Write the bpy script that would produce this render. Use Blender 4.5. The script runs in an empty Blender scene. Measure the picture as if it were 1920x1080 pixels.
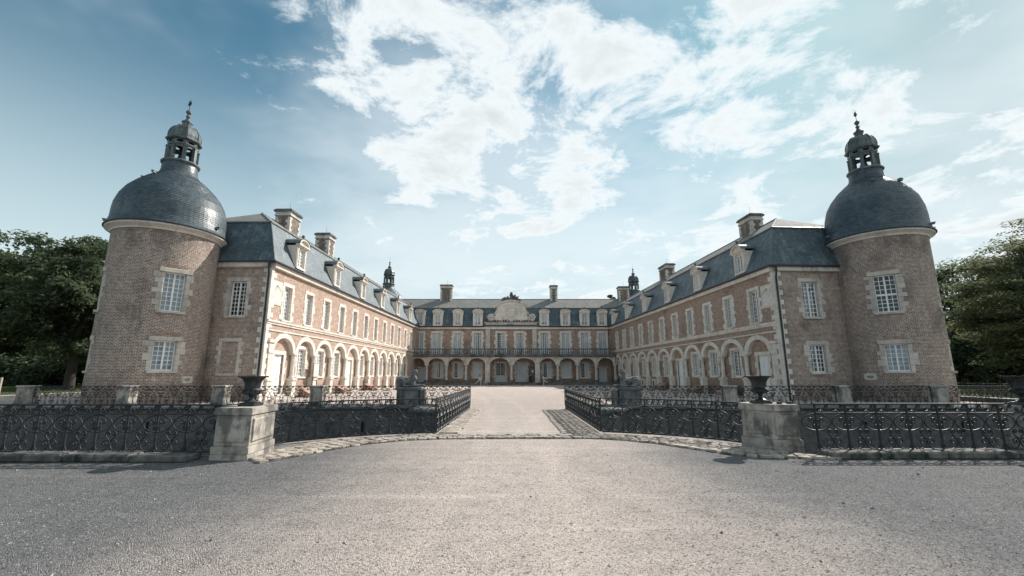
import bpy, bmesh, math, random
import numpy as np
from mathutils import Vector, Matrix
PI = math.pi
rnd = random.Random(7)
sc = bpy.context.scene
COL = sc.collection

# ------------------------------------------------------------------ camera, world, sun, exposure
cam_d = bpy.data.cameras.new('camera'); cam = bpy.data.objects.new('camera', cam_d); COL.objects.link(cam)
cam_d.sensor_width = 36.0; cam_d.lens = 15.375; cam_d.clip_start = 0.05; cam_d.clip_end = 5000
cam.location = (0, 0, 1.65); cam.rotation_euler = (math.radians(90 + 11.075), 0, 0)
sc.camera = cam
SUN_AZ, SUN_EL = 47.0, 37.5            # degrees clockwise from +Y, degrees above the horizon
EXPOSURE = 1.12
sc.view_settings.view_transform = 'Standard'; sc.view_settings.look = 'None'
sc.view_settings.exposure = EXPOSURE; sc.view_settings.gamma = 1.0
sc.view_settings.use_curve_mapping = False

SKY_BIG, SKY_OFF = 0.75, (4.82, 2.1, 0)
def build_world():
    w = bpy.data.worlds.new('World'); sc.world = w; w.use_nodes = True
    nt = w.node_tree; N = nt.nodes; L = nt.links; N.clear()
    def nd(t, **k):
        n = N.new(t)
        for a, b in k.items(): setattr(n, a, b)
        return n
    def mth(op, a, b=None, clamp=False):
        n = nd('ShaderNodeMath', operation=op, use_clamp=clamp)
        for i, v in enumerate((a, b)):
            if v is None: continue
            if isinstance(v, (int, float)): n.inputs[i].default_value = v
            else: L.new(v, n.inputs[i])
        return n.outputs[0]
    out = nd('ShaderNodeOutputWorld'); bg = nd('ShaderNodeBackground')
    bg.inputs['Strength'].default_value = 0.14
    sky = nd('ShaderNodeTexSky', sky_type='NISHITA', sun_disc=False)
    sky.sun_elevation = math.radians(SUN_EL); sky.sun_rotation = math.radians(SUN_AZ)
    sky.air_density = 1.0; sky.dust_density = 0.4; sky.ozone_density = 1.4
    tint = nd('ShaderNodeMix', data_type='RGBA', blend_type='MULTIPLY')
    tint.inputs[0].default_value = 1.0
    L.new(sky.outputs[0], tint.inputs[6]); tint.inputs[7].default_value = (0.19, 0.365, 0.335, 1)
    tc = nd('ShaderNodeTexCoord'); sep = nd('ShaderNodeSeparateXYZ'); L.new(tc.outputs['Generated'], sep.inputs[0])
    zz = mth('ADD', mth('MAXIMUM', sep.outputs[2], 0.0), 0.16)
    px = mth('DIVIDE', sep.outputs[0], zz); py = mth('DIVIDE', sep.outputs[1], zz)
    cmb = nd('ShaderNodeCombineXYZ'); L.new(px, cmb.inputs[0]); L.new(py, cmb.inputs[1]); cmb.inputs[2].default_value = 3.7
    def noise(scale, detail, rough, off, dist=0.0):
        mp = nd('ShaderNodeMapping'); L.new(cmb.outputs[0], mp.inputs[0]); mp.inputs[1].default_value = off
        n = nd('ShaderNodeTexNoise'); n.inputs['Scale'].default_value = scale; n.inputs['Detail'].default_value = detail
        n.inputs['Roughness'].default_value = rough; n.inputs['Distortion'].default_value = dist
        L.new(mp.outputs[0], n.inputs['Vector']); return n.outputs['Fac']
    big = noise(SKY_BIG, 3.0, 0.5, SKY_OFF, 0.4); fine = noise(3.4, 10.0, 0.66, (4.1, 2.2, 0), 0.35)
    # clear sky to the left, broken cloud from the centre to the right
    az = mth('DIVIDE', sep.outputs[0], mth('ADD', mth('ABSOLUTE', sep.outputs[1]), 0.35))
    side = nd('ShaderNodeMapRange', interpolation_type='SMOOTHSTEP'); L.new(az, side.inputs[0])
    side.inputs[1].default_value = -0.70; side.inputs[2].default_value = -0.10; side.inputs[3].default_value = -0.15; side.inputs[4].default_value = 0.035
    dens = mth('ADD', mth('ADD', mth('MULTIPLY', big, 0.42), mth('MULTIPLY', fine, 0.72)), side.outputs[0])
    mk = nd('ShaderNodeMapRange', interpolation_type='SMOOTHSTEP'); L.new(dens, mk.inputs[0])
    mk.inputs[1].default_value = 0.575; mk.inputs[2].default_value = 0.70
    thin = noise(0.8, 5.0, 0.6, (7.0, 1.0, 0)); thinm = nd('ShaderNodeMapRange', interpolation_type='SMOOTHSTEP'); L.new(mth('ADD', thin, side.outputs[0]), thinm.inputs[0])
    thinm.inputs[1].default_value = 0.34; thinm.inputs[2].default_value = 0.66; thinm.inputs[4].default_value = 0.62
    # summer haze whitens the sky towards the horizon
    hz = nd('ShaderNodeMapRange', interpolation_type='SMOOTHSTEP'); L.new(sep.outputs[2], hz.inputs[0])
    hz.inputs[1].default_value = 0.62; hz.inputs[2].default_value = 0.08; hz.inputs[3].default_value = 0.03; hz.inputs[4].default_value = 0.95
    sh = nd('ShaderNodeMapRange', interpolation_type='SMOOTHSTEP'); L.new(az, sh.inputs[0]); sh.inputs[1].default_value = 0.05; sh.inputs[2].default_value = 0.75; sh.inputs[3].default_value = 0.0; sh.inputs[4].default_value = 0.93
    mask = mth('MAXIMUM', mk.outputs[0], mth('MULTIPLY', thinm.outputs[0], 0.8))
    br = nd('ShaderNodeMapRange'); L.new(dens, br.inputs[0]); br.inputs[1].default_value = 0.64; br.inputs[2].default_value = 0.80
    br.inputs[3].default_value = 1.0; br.inputs[4].default_value = 0.76
    cc = nd('ShaderNodeMix', data_type='RGBA', blend_type='MULTIPLY'); cc.inputs[0].default_value = 1.0
    cc.inputs[6].default_value = (3.2, 3.42, 3.5, 1); cr = nd('ShaderNodeCombineColor')
    for i in range(3): L.new(br.outputs[0], cr.inputs[i])
    L.new(cr.outputs[0], cc.inputs[7])
    smix = nd('ShaderNodeMix', data_type='RGBA'); L.new(sh.outputs[0], smix.inputs[0]); L.new(tint.outputs[2], smix.inputs[6]); smix.inputs[7].default_value = (1.35, 1.85, 2.02, 1); tint = smix
    hmix = nd('ShaderNodeMix', data_type='RGBA'); L.new(hz.outputs[0], hmix.inputs[0]); L.new(tint.outputs[2], hmix.inputs[6]); hmix.inputs[7].default_value = (2.3, 2.72, 2.85, 1)
    tint = hmix
    mix = nd('ShaderNodeMix', data_type='RGBA'); L.new(mask, mix.inputs[0]); L.new(tint.outputs[2], mix.inputs[6]); L.new(cc.outputs[2], mix.inputs[7])
    L.new(mix.outputs[2], bg.inputs[0]); L.new(bg.outputs[0], out.inputs[0])
build_world()
sun_d = bpy.data.lights.new('sun', 'SUN'); sun = bpy.data.objects.new('sun', sun_d); COL.objects.link(sun)
sun_d.energy = 3.1; sun_d.angle = math.radians(0.6); sun_d.color = (1.0, 0.94, 0.87)
_d = Vector((math.sin(math.radians(SUN_AZ)) * math.cos(math.radians(SUN_EL)), math.cos(math.radians(SUN_AZ)) * math.cos(math.radians(SUN_EL)), math.sin(math.radians(SUN_EL))))
sun.rotation_euler = _d.to_track_quat('Z', 'Y').to_euler(); sun.location = _d * 100

# ------------------------------------------------------------------ materials
MATS = {}
class NT:
    def __init__(s, name, rough=0.8, metal=0.0, spec=0.3):
        m = bpy.data.materials.new(name); m.use_nodes = True; s.m = m; s.nt = m.node_tree
        s.N = s.nt.nodes; s.L = s.nt.links; s.b = s.N['Principled BSDF']
        s.b.inputs['Roughness'].default_value = rough; s.b.inputs['Metallic'].default_value = metal
        s.b.inputs['Specular IOR Level'].default_value = spec; MATS[name] = m
    def nd(s, t, **k):
        n = s.N.new(t)
        for a, b in k.items(): setattr(n, a, b)
        return n
    def coord(s, kind='Object', scale=(1, 1, 1), rand=False):
        tc = s.nd('ShaderNodeTexCoord'); mp = s.nd('ShaderNodeMapping'); s.L.new(tc.outputs[kind], mp.inputs[0])
        mp.inputs[3].default_value = scale
        if rand:
            oi = s.nd('ShaderNodeObjectInfo'); mm = s.nd('ShaderNodeVectorMath', operation='ADD'); ms = s.nd('ShaderNodeMath', operation='MULTIPLY')
            ms.inputs[1].default_value = 53.0; s.L.new(oi.outputs['Random'], ms.inputs[0])
            s.L.new(mp.outputs[0], mm.inputs[0]); s.L.new(ms.outputs[0], mm.inputs[1]); return mm.outputs[0]
        return mp.outputs[0]
    def pos(s, scale=(1, 1, 1)):
        g = s.nd('ShaderNodeNewGeometry'); mp = s.nd('ShaderNodeMapping'); s.L.new(g.outputs['Position'], mp.inputs[0]); mp.inputs[3].default_value = scale
        return mp.outputs[0]
    def noise(s, vec, scale, detail=4, rough=0.55, dist=0):
        n = s.nd('ShaderNodeTexNoise'); n.inputs['Scale'].default_value = scale; n.inputs['Detail'].default_value = detail
        n.inputs['Roughness'].default_value = rough; n.inputs['Distortion'].default_value = dist
        s.L.new(vec, n.inputs['Vector']); return n.outputs['Fac']
    def rng(s, v, a, b, c=0.0, d=1.0):
        n = s.nd('ShaderNodeMapRange', interpolation_type='SMOOTHSTEP'); s.L.new(v, n.inputs[0])
        for i, x in enumerate((a, b, c, d)): n.inputs[1 + i].default_value = x
        return n.outputs[0]
    def mix(s, f, a, b, mode='MIX'):
        n = s.nd('ShaderNodeMix', data_type='RGBA', blend_type=mode)
        for i, v in ((0, f), (6, a), (7, b)):
            if isinstance(v, (int, float)): n.inputs[i].default_value = v
            elif isinstance(v, tuple): n.inputs[i].default_value = (*v, 1)
            else: s.L.new(v, n.inputs[i])
        return n.outputs[2]
    def math(s, op, a, b):
        n = s.nd('ShaderNodeMath', operation=op)
        for i, v in enumerate((a, b)):
            if isinstance(v, (int, float)): n.inputs[i].default_value = v
            else: s.L.new(v, n.inputs[i])
        return n.outputs[0]
    def col(s, c): s.L.new(c, s.b.inputs['Base Color'])
    def rgh(s, c): s.L.new(c, s.b.inputs['Roughness'])
    def bump(s, h, strength=0.5, dist=0.02):
        n = s.nd('ShaderNodeBump'); n.inputs['Strength'].default_value = strength; n.inputs['Distance'].default_value = dist
        s.L.new(h, n.inputs['Height']); s.L.new(n.outputs[0], s.b.inputs['Normal'])

def mat_brick(name, c1, c2, mortar, dirt, dirt_amt, w=0.215, h=0.078, ms=0.013):
    t = NT(name, 0.9); uv = t.coord('UV')
    wob = t.nd('ShaderNodeTexNoise'); wob.inputs['Scale'].default_value = 1.1; t.L.new(uv, wob.inputs['Vector'])
    vm = t.nd('ShaderNodeVectorMath', operation='SCALE'); t.L.new(wob.outputs['Color'], vm.inputs[0]); vm.inputs['Scale'].default_value = 0.03
    va = t.nd('ShaderNodeVectorMath', operation='ADD'); t.L.new(uv, va.inputs[0]); t.L.new(vm.outputs[0], va.inputs[1])
    b = t.nd('ShaderNodeTexBrick'); t.L.new(va.outputs[0], b.inputs['Vector']); b.inputs['Scale'].default_value = 1.0
    b.inputs['Brick Width'].default_value = w; b.inputs['Row Height'].default_value = h; b.inputs['Mortar Size'].default_value = ms; b.inputs['Mortar Smooth'].default_value = 0.25
    b.inputs['Bias'].default_value = -0.1; b.offset = 0.5
    b.inputs['Color1'].default_value = (*c1, 1); b.inputs['Color2'].default_value = (*c2, 1); b.inputs['Mortar'].default_value = (*mortar, 1)
    p = t.pos(); n1 = t.noise(p, 0.55, 6, 0.62); n2 = t.noise(p, 2.6, 5, 0.6)
    c = t.mix(t.rng(n1, 0.48, 0.72, 0, dirt_amt), b.outputs['Color'], dirt, 'MIX')
    c = t.mix(t.rng(n2, 0.5, 0.75, 0, 0.35), c, (0.60, 0.52, 0.44))
    n4 = t.noise(t.pos((1.6, 1.6, 0.35)), 0.8, 6, 0.7); c = t.mix(t.rng(n4, 0.56, 0.74, 0, dirt_amt * 0.8), c, tuple(x * 0.7 for x in dirt))
    n3 = t.noise(p, 14, 3, 0.6); c = t.mix(t.rng(n3, 0.35, 0.7, 0.0, 0.35), c, tuple(x * 0.35 for x in c1))
    sz = t.nd('ShaderNodeSeparateXYZ'); t.L.new(p, sz.inputs[0]); nw = t.noise(t.pos((2.2, 2.2, 0.5)), 1.0, 5, 0.65)
    damp = t.math('MULTIPLY', t.rng(t.math('ADD', sz.outputs[2], t.math('MULTIPLY', nw, -2.4)), -0.9, 0.6, 0.7, 0.0), dirt_amt); c = t.mix(damp, c, tuple(x * 0.8 for x in dirt))
    rain = t.math('MULTIPLY', t.math('MULTIPLY', t.rng(sz.outputs[2], 8.2, 9.9, 0.0, 0.8), t.rng(nw, 0.42, 0.62)), dirt_amt); c = t.mix(rain, c, dirt)
    n5 = t.noise(p, 5.5, 3, 0.6); c = t.mix(t.rng(n5, 0.36, 0.66, 0.0, 0.45), c, t.mix(1.0, c, (0.42, 0.40, 0.40), 'MULTIPLY')); n6 = t.noise(t.pos((1, 1, 2.2)), 3.1, 3, 0.6); c = t.mix(t.rng(n6, 0.52, 0.72, 0, 0.5), c, t.mix(1.0, c, (1.6, 1.5, 1.42), 'MULTIPLY'))
    t.col(c); inv = t.math('SUBTRACT', 1.0, b.outputs['Fac']); t.bump(t.math('ADD', inv, t.math('MULTIPLY', n3, 0.5)), 0.7, 0.012)
mat_brick('brick_tower', (0.235, 0.152, 0.118), (0.36, 0.25, 0.195), (0.70, 0.63, 0.56), (0.14, 0.12, 0.11), 0.65, w=0.22, h=0.08, ms=0.016)
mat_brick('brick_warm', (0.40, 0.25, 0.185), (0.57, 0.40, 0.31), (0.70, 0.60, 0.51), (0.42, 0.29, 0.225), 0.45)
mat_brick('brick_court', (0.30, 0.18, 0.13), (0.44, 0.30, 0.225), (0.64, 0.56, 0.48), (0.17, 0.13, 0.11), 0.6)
mat_brick('brick_chimney', (0.22, 0.16, 0.13), (0.32, 0.25, 0.20), (0.42, 0.38, 0.33), (0.10, 0.10, 0.095), 0.85)
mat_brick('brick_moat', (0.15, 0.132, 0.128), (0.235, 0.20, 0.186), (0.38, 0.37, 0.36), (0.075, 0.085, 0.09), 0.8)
def mat_stone(name, a, b, stain, amt, rough=0.85, bump=0.35, sc_=1.0, thr=0.50):
    t = NT(name, rough, spec=0.2); o = t.coord('Object', rand=True); p = t.pos()
    n1 = t.noise(o, 1.7 * sc_, 6, 0.62); n2 = t.noise(p, 0.9 * sc_, 7, 0.68); n3 = t.noise(o, 26 * sc_, 4, 0.6)
    st = t.noise(t.pos((5.0, 5.0, 0.45)), 1.3, 4, 0.6)
    c = t.mix(t.rng(n1, 0.3, 0.7), a, b)
    c = t.mix(t.rng(t.math('ADD', t.math('MULTIPLY', n2, 0.7), t.math('MULTIPLY', st, 0.35)), thr, thr + 0.16 if thr > 0.49 else thr + 0.12, 0, amt), c, stain)
    c = t.mix(t.rng(n3, 0.45, 0.8, 0, 0.35), c, tuple(x * 0.55 for x in a)); t.col(c)
    t.bump(t.math('ADD', n1, t.math('MULTIPLY', n3, 0.4)), bump, 0.012)
mat_stone('limestone', (0.66, 0.60, 0.52), (0.78, 0.73, 0.66), (0.36, 0.33, 0.30), 0.5)
mat_stone('limestone_grey', (0.52, 0.48, 0.43), (0.66, 0.62, 0.56), (0.20, 0.19, 0.175), 0.65)
mat_stone('stone_dark', (0.11, 0.117, 0.118), (0.21, 0.212, 0.205), (0.028, 0.034, 0.036), 0.9, 0.9, 0.6)
mat_stone('stone_pedestal', (0.30, 0.275, 0.24), (0.50, 0.455, 0.40), (0.060, 0.064, 0.066), 0.72, 0.9, 0.9, 2.0, 0.475)
mat_stone('stone_kerb', (0.07, 0.072, 0.07), (0.20, 0.19, 0.178), (0.02, 0.025, 0.024), 0.97, 0.9, 1.0, 2.2)
mat_stone('cobble', (0.32, 0.27, 0.225), (0.50, 0.45, 0.39), (0.17, 0.15, 0.13), 0.75, 0.85, 0.6, 3.0, 0.47)
mat_stone('red_tile', (0.36, 0.22, 0.175), (0.47, 0.315, 0.255), (0.26, 0.17, 0.14), 0.5, 0.85, 0.4, 2.0)
mat_stone('surround_tower', (0.48, 0.44, 0.385), (0.63, 0.58, 0.515), (0.23, 0.21, 0.19), 0.6)
def mat_slate(name, a, b, lichen, lamt, w=0.20, h=0.115, r0=0.34, r1=0.62):
    t = NT(name, 0.45, spec=0.5); uv = t.coord('UV'); p = t.pos()
    br = t.nd('ShaderNodeTexBrick'); t.L.new(uv, br.inputs['Vector']); br.inputs['Scale'].default_value = 1; br.offset = 0.5
    br.inputs['Brick Width'].default_value = w; br.inputs['Row Height'].default_value = h; br.inputs['Mortar Size'].default_value = 0.006; br.inputs['Mortar Smooth'].default_value = 0.1
    br.inputs['Color1'].default_value = (*a, 1); br.inputs['Color2'].default_value = (*b, 1); br.inputs['Mortar'].default_value = (*[x * 0.35 for x in a], 1)
    n1 = t.noise(p, 0.8, 6, 0.65); st = t.noise(t.pos((3.5, 3.5, 0.35)), 1.0, 5, 0.62); n3 = t.noise(p, 9, 4, 0.6)
    c = t.mix(t.rng(t.math('ADD', t.math('MULTIPLY', n1, 0.5), t.math('MULTIPLY', st, 0.5)), 0.48, 0.66, 0, lamt), br.outputs['Color'], lichen)
    c = t.mix(t.rng(n3, 0.55, 0.75, 0, 0.4), c, tuple(x * 0.5 for x in a)); t.col(c)
    t.rgh(t.rng(n3, 0.3, 0.7, r0, r1)); sp = t.nd('ShaderNodeSeparateXYZ'); t.L.new(uv, sp.inputs[0])
    fr = t.math('FRACT', t.math('DIVIDE', sp.outputs[1], h), 0.0)
    t.bump(t.math('ADD', t.math('MULTIPLY', t.math('SUBTRACT', 1.0, fr), 0.8), t.math('SUBTRACT', 0.6, br.outputs['Fac'])), 0.5, 0.012)
mat_slate('slate', (0.046, 0.074, 0.090), (0.085, 0.125, 0.145), (0.21, 0.25, 0.26), 0.65, r0=0.4, r1=0.65)
mat_slate('slate_dome', (0.045, 0.066, 0.080), (0.085, 0.118, 0.136), (0.14, 0.175, 0.19), 0.6, r0=0.3, r1=0.52)
mat_slate('slate_top', (0.18, 0.18, 0.17), (0.27, 0.265, 0.25), (0.33, 0.31, 0.27), 0.8, r0=0.75, r1=0.95)
MATS['slate_top'].node_tree.nodes['Principled BSDF'].inputs['Specular IOR Level'].default_value = 0.1
t = NT('lead', 0.5, 0.0, 0.5); p = t.pos(); n = t.noise(p, 2.5, 6, 0.65); t.col(t.mix(t.rng(n, 0.35, 0.65), (0.085, 0.10, 0.105), (0.17, 0.195, 0.19))); t.rgh(t.rng(n, 0.3, 0.7, 0.35, 0.6))
t = NT('copper_green', 0.45, 0.25, 0.5); p = t.pos(); n = t.noise(p, 3, 6, 0.65); st = t.noise(t.pos((4, 4, 0.5)), 1.6, 5, 0.6)
t.col(t.mix(t.rng(st, 0.4, 0.7), (0.062, 0.076, 0.080), (0.135, 0.168, 0.166))); t.rgh(t.rng(n, 0.3, 0.7, 0.32, 0.6))
t = NT('gutter', 0.5, 0.2, 0.4); t.b.inputs['Base Color'].default_value = (0.035, 0.042, 0.048, 1)
t = NT('iron', 0.55, 0.1, 0.35); o = t.pos(); n = t.noise(o, 24, 4, 0.6); t.col(t.mix(t.rng(n, 0.5, 0.8), (0.022, 0.025, 0.029), (0.085, 0.075, 0.068))); t.rgh(t.rng(n, 0.3, 0.7, 0.42, 0.65))
t = NT('cast_iron', 0.5, 0.1, 0.45); o = t.pos(); n = t.noise(o, 9, 5, 0.6); t.col(t.mix(t.rng(n, 0.45, 0.75), (0.018, 0.022, 0.026), (0.06, 0.062, 0.062)))
t = NT('white_paint', 0.5, 0, 0.4); o = t.pos(); n = t.noise(o, 6, 5, 0.6); t.col(t.mix(t.rng(n, 0.45, 0.8), (0.84, 0.85, 0.84), (0.70, 0.71, 0.70)))
t = NT('grey_paint', 0.55, 0, 0.4); o = t.pos(); n = t.noise(o, 5, 5, 0.6); t.col(t.mix(t.rng(n, 0.4, 0.8), (0.52, 0.55, 0.57), (0.40, 0.42, 0.43)))
t = NT('curtain', 0.9); o = t.pos(); n = t.noise(o, 1.2, 3, 0.6); t.col(t.mix(t.rng(n, 0.35, 0.65), (0.54, 0.58, 0.61), (0.70, 0.73, 0.75)))
t = NT('dark_room', 1.0); t.b.inputs['Base Color'].default_value = (0.012, 0.014, 0.017, 1)
t = NT('sundial_plaster', 0.8); o = t.pos(); n = t.noise(o, 3, 5, 0.6); t.col(t.mix(t.rng(n, 0.4, 0.7), (0.74, 0.70, 0.63), (0.64, 0.60, 0.54)))
t = NT('sundial_line', 0.8); t.b.inputs['Base Color'].default_value = (0.36, 0.33, 0.29, 1)
t = NT('board_face', 0.35); t.b.inputs['Base Color'].default_value = (0.10, 0.12, 0.13, 1)
t = NT('paper', 0.8); t.b.inputs['Base Color'].default_value = (0.75, 0.75, 0.73, 1)
t = NT('fence_wood', 0.85); o = t.pos((6, 6, 0.8)); n = t.noise(o, 4, 5, 0.6); t.col(t.mix(n, (0.28, 0.24, 0.19), (0.50, 0.45, 0.38)))
t = NT('statue_white', 0.8); o = t.pos(); n = t.noise(o, 6, 4); t.col(t.mix(t.rng(n, 0.4, 0.7), (0.62, 0.60, 0.57), (0.42, 0.41, 0.39)))
t = NT('bark', 0.95); o = t.pos((3, 3, 0.6)); n = t.noise(o, 4, 6, 0.65); t.col(t.mix(n, (0.022, 0.02, 0.018), (0.065, 0.058, 0.05))); t.bump(n, 0.8, 0.05)
# glass: clear pane with a sharp reflection
m = bpy.data.materials.new('glass'); m.use_nodes = True; MATS['glass'] = m; N = m.node_tree.nodes; L = m.node_tree.links; N.clear()
o_ = N.new('ShaderNodeOutputMaterial'); tr = N.new('ShaderNodeBsdfTransparent'); gl = N.new('ShaderNodeBsdfGlossy'); mx = N.new('ShaderNodeMixShader'); fr = N.new('ShaderNodeFresnel')
tr.inputs[0].default_value = (0.94, 0.97, 0.98, 1); gl.inputs['Roughness'].default_value = 0.02; fr.inputs['IOR'].default_value = 1.48
L.new(fr.outputs[0], mx.inputs[0]); L.new(tr.outputs[0], mx.inputs[1]); L.new(gl.outputs[0], mx.inputs[2]); L.new(mx.outputs[0], o_.inputs[0])
# water
t = NT('water', 0.04, 0, 0.5); t.b.inputs['Base Color'].default_value = (0.012, 0.018, 0.016, 1); n = t.noise(t.pos((1, 1, 1)), 2.2, 4, 0.6); t.bump(n, 0.12, 0.05)
# leaves
def mat_leaf(name, a, b, cdark):
    t = NT(name, 0.8, spec=0.12); p = t.pos(); n = t.noise(p, 0.45, 3, 0.6); n2 = t.noise(p, 7.0, 2, 0.6)
    c = t.mix(t.rng(n, 0.35, 0.65), a, b); c = t.mix(t.rng(n2, 0.5, 0.75, 0, 0.5), c, cdark); t.col(c)
    tl = t.nd('ShaderNodeBsdfTranslucent'); t.L.new(c, tl.inputs[0]); ms = t.nd('ShaderNodeMixShader'); ms.inputs[0].default_value = 0.5
    t.L.new(t.b.outputs[0], ms.inputs[1]); t.L.new(tl.outputs[0], ms.inputs[2]); t.L.new(ms.outputs[0], t.N['Material Output'].inputs[0])
mat_leaf('leaf_dark', (0.075, 0.105, 0.062), (0.125, 0.155, 0.085), (0.05, 0.075, 0.05))
mat_leaf('leaf_light', (0.13, 0.15, 0.08), (0.21, 0.23, 0.13), (0.08, 0.10, 0.06))
# gravel
def mat_gravel():
    t = NT('gravel', 0.92, spec=0.2); p = t.pos()
    sp = t.nd('ShaderNodeSeparateXYZ'); t.L.new(p, sp.inputs[0])
    nb = t.noise(p, 0.35, 5, 0.6); nm = t.noise(p, 2.2, 6, 0.65); nf = t.noise(p, 38, 3, 0.7); nff = t.noise(p, 120, 2, 0.7)
    v = t.nd('ShaderNodeTexVoronoi'); v.inputs['Scale'].default_value = 95; t.L.new(p, v.inputs['Vector'])
    # trodden pale track on axis; loose darker gravel at sides, partly vignette painted in
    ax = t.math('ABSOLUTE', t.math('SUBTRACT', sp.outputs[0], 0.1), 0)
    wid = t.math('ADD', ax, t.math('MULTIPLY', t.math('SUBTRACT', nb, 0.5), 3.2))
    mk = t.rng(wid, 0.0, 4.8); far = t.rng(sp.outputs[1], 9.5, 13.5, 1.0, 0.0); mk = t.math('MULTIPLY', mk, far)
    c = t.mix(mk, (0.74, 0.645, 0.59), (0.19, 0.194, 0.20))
    c = t.mix(t.rng(nm, 0.45, 0.75, 0, 0.5), c, t.mix(1.0, c, (0.58, 0.56, 0.55), 'MULTIPLY'))
    tk = t.noise(t.pos((0.10, 2.4, 1)), 1.0, 5, 0.6, 0.8); c = t.mix(t.rng(tk, 0.5, 0.72, 0, 0.35), c, t.mix(1.0, c, (1.55, 1.5, 1.45), 'MULTIPLY'))
    # wheel tracks curving in from the left and straight to the bridge, pressed smoother and paler
    yy = sp.outputs[1]; wob = t.math('MULTIPLY', t.math('SUBTRACT', nb, 0.5), 0.9)
    for (cx, k2) in ((0.1, 0.004), (1.1, -0.03)):
        line = t.math('ADD', t.math('SUBTRACT', sp.outputs[0], cx), t.math('ADD', wob, t.math('MULTIPLY', t.math('MULTIPLY', t.math('SUBTRACT', 13.0, yy), t.math('SUBTRACT', 13.0, yy)), k2)))
        off = t.math('ABSOLUTE', t.math('SUBTRACT', t.math('ABSOLUTE', line, 0), 0.78), 0)
        band = t.math('MULTIPLY', t.rng(off, 0.34, 0.02, 0.0, 0.24), t.rng(t.math('ADD', nm, t.math('MULTIPLY', nb, 0.5)), 0.55, 0.85))
        c = t.mix(band, c, t.mix(1.0, c, (1.45, 1.42, 1.38), 'MULTIPLY'))
    court = t.rng(yy, 12.0, 26.0, 0.0, 0.38); c = t.mix(court, c, t.mix(1.0, c, (0.62, 0.60, 0.585), 'MULTIPLY'))
    # the stones themselves: every cell its own grey, some dark, some pale
    v2 = t.nd('ShaderNodeTexVoronoi'); v2.inputs['Scale'].default_value = 52; t.L.new(p, v2.inputs['Vector'])
    s1 = t.nd('ShaderNodeSeparateColor'); t.L.new(v.outputs['Color'], s1.inputs[0]); s2 = t.nd('ShaderNodeSeparateColor'); t.L.new(v2.outputs['Color'], s2.inputs[0])
    c = t.mix(1.0, c, t.mix(t.math('ADD', 0.28, t.math('MULTIPLY', t.math('SUBTRACT', s1.outputs[0], 0.28), t.rng(mk, 0.0, 0.8, 0.45, 1.0))), (0.60, 0.60, 0.61), (1.55, 1.53, 1.50)), 'MULTIPLY')
    c = t.mix(t.rng(s2.outputs[0], 0.80, 0.86, 0, 0.6), c, t.mix(1.0, c, (0.30, 0.29, 0.29), 'MULTIPLY'))
    c = t.mix(t.rng(s2.outputs[1], 0.90, 0.93, 0, 0.5), c, (0.48, 0.455, 0.43))
    c = t.mix(t.rng(nf, 0.58, 0.74, 0, 0.45), c, (0.10, 0.095, 0.092))
    t.col(c); t.bump(t.math('ADD', t.math('MULTIPLY', nf, 0.7), t.math('ADD', t.math('MULTIPLY', v.outputs['Distance'], -1.2), t.math('MULTIPLY', nm, 0.9))), 1.0, 0.025)
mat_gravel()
t = NT('grass_ground', 0.95, spec=0.1); p = t.pos(); n = t.noise(p, 0.5, 6, 0.65); n2 = t.noise(p, 18, 4, 0.7); c = t.mix(t.rng(n, 0.35, 0.65), (0.075, 0.11, 0.035), (0.16, 0.18, 0.07)); t.col(t.mix(t.rng(n2, 0.4, 0.7, 0, 0.6), c, (0.04, 0.06, 0.02))); t.bump(n2, 0.8, 0.06)
t = NT('pebble', 0.85, spec=0.3); oi = t.nd('ShaderNodeNewGeometry'); n = t.noise(t.pos(), 19, 2, 0.5); t.col(t.mix(t.rng(n, 0.35, 0.65), (0.10, 0.10, 0.10), (0.46, 0.43, 0.40)))
t = NT('soil', 0.95, spec=0.1); n = t.noise(t.pos(), 22, 4, 0.65); t.col(t.mix(n, (0.06, 0.055, 0.05), (0.17, 0.155, 0.14)))
MT = lambda n: MATS[n]

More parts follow.
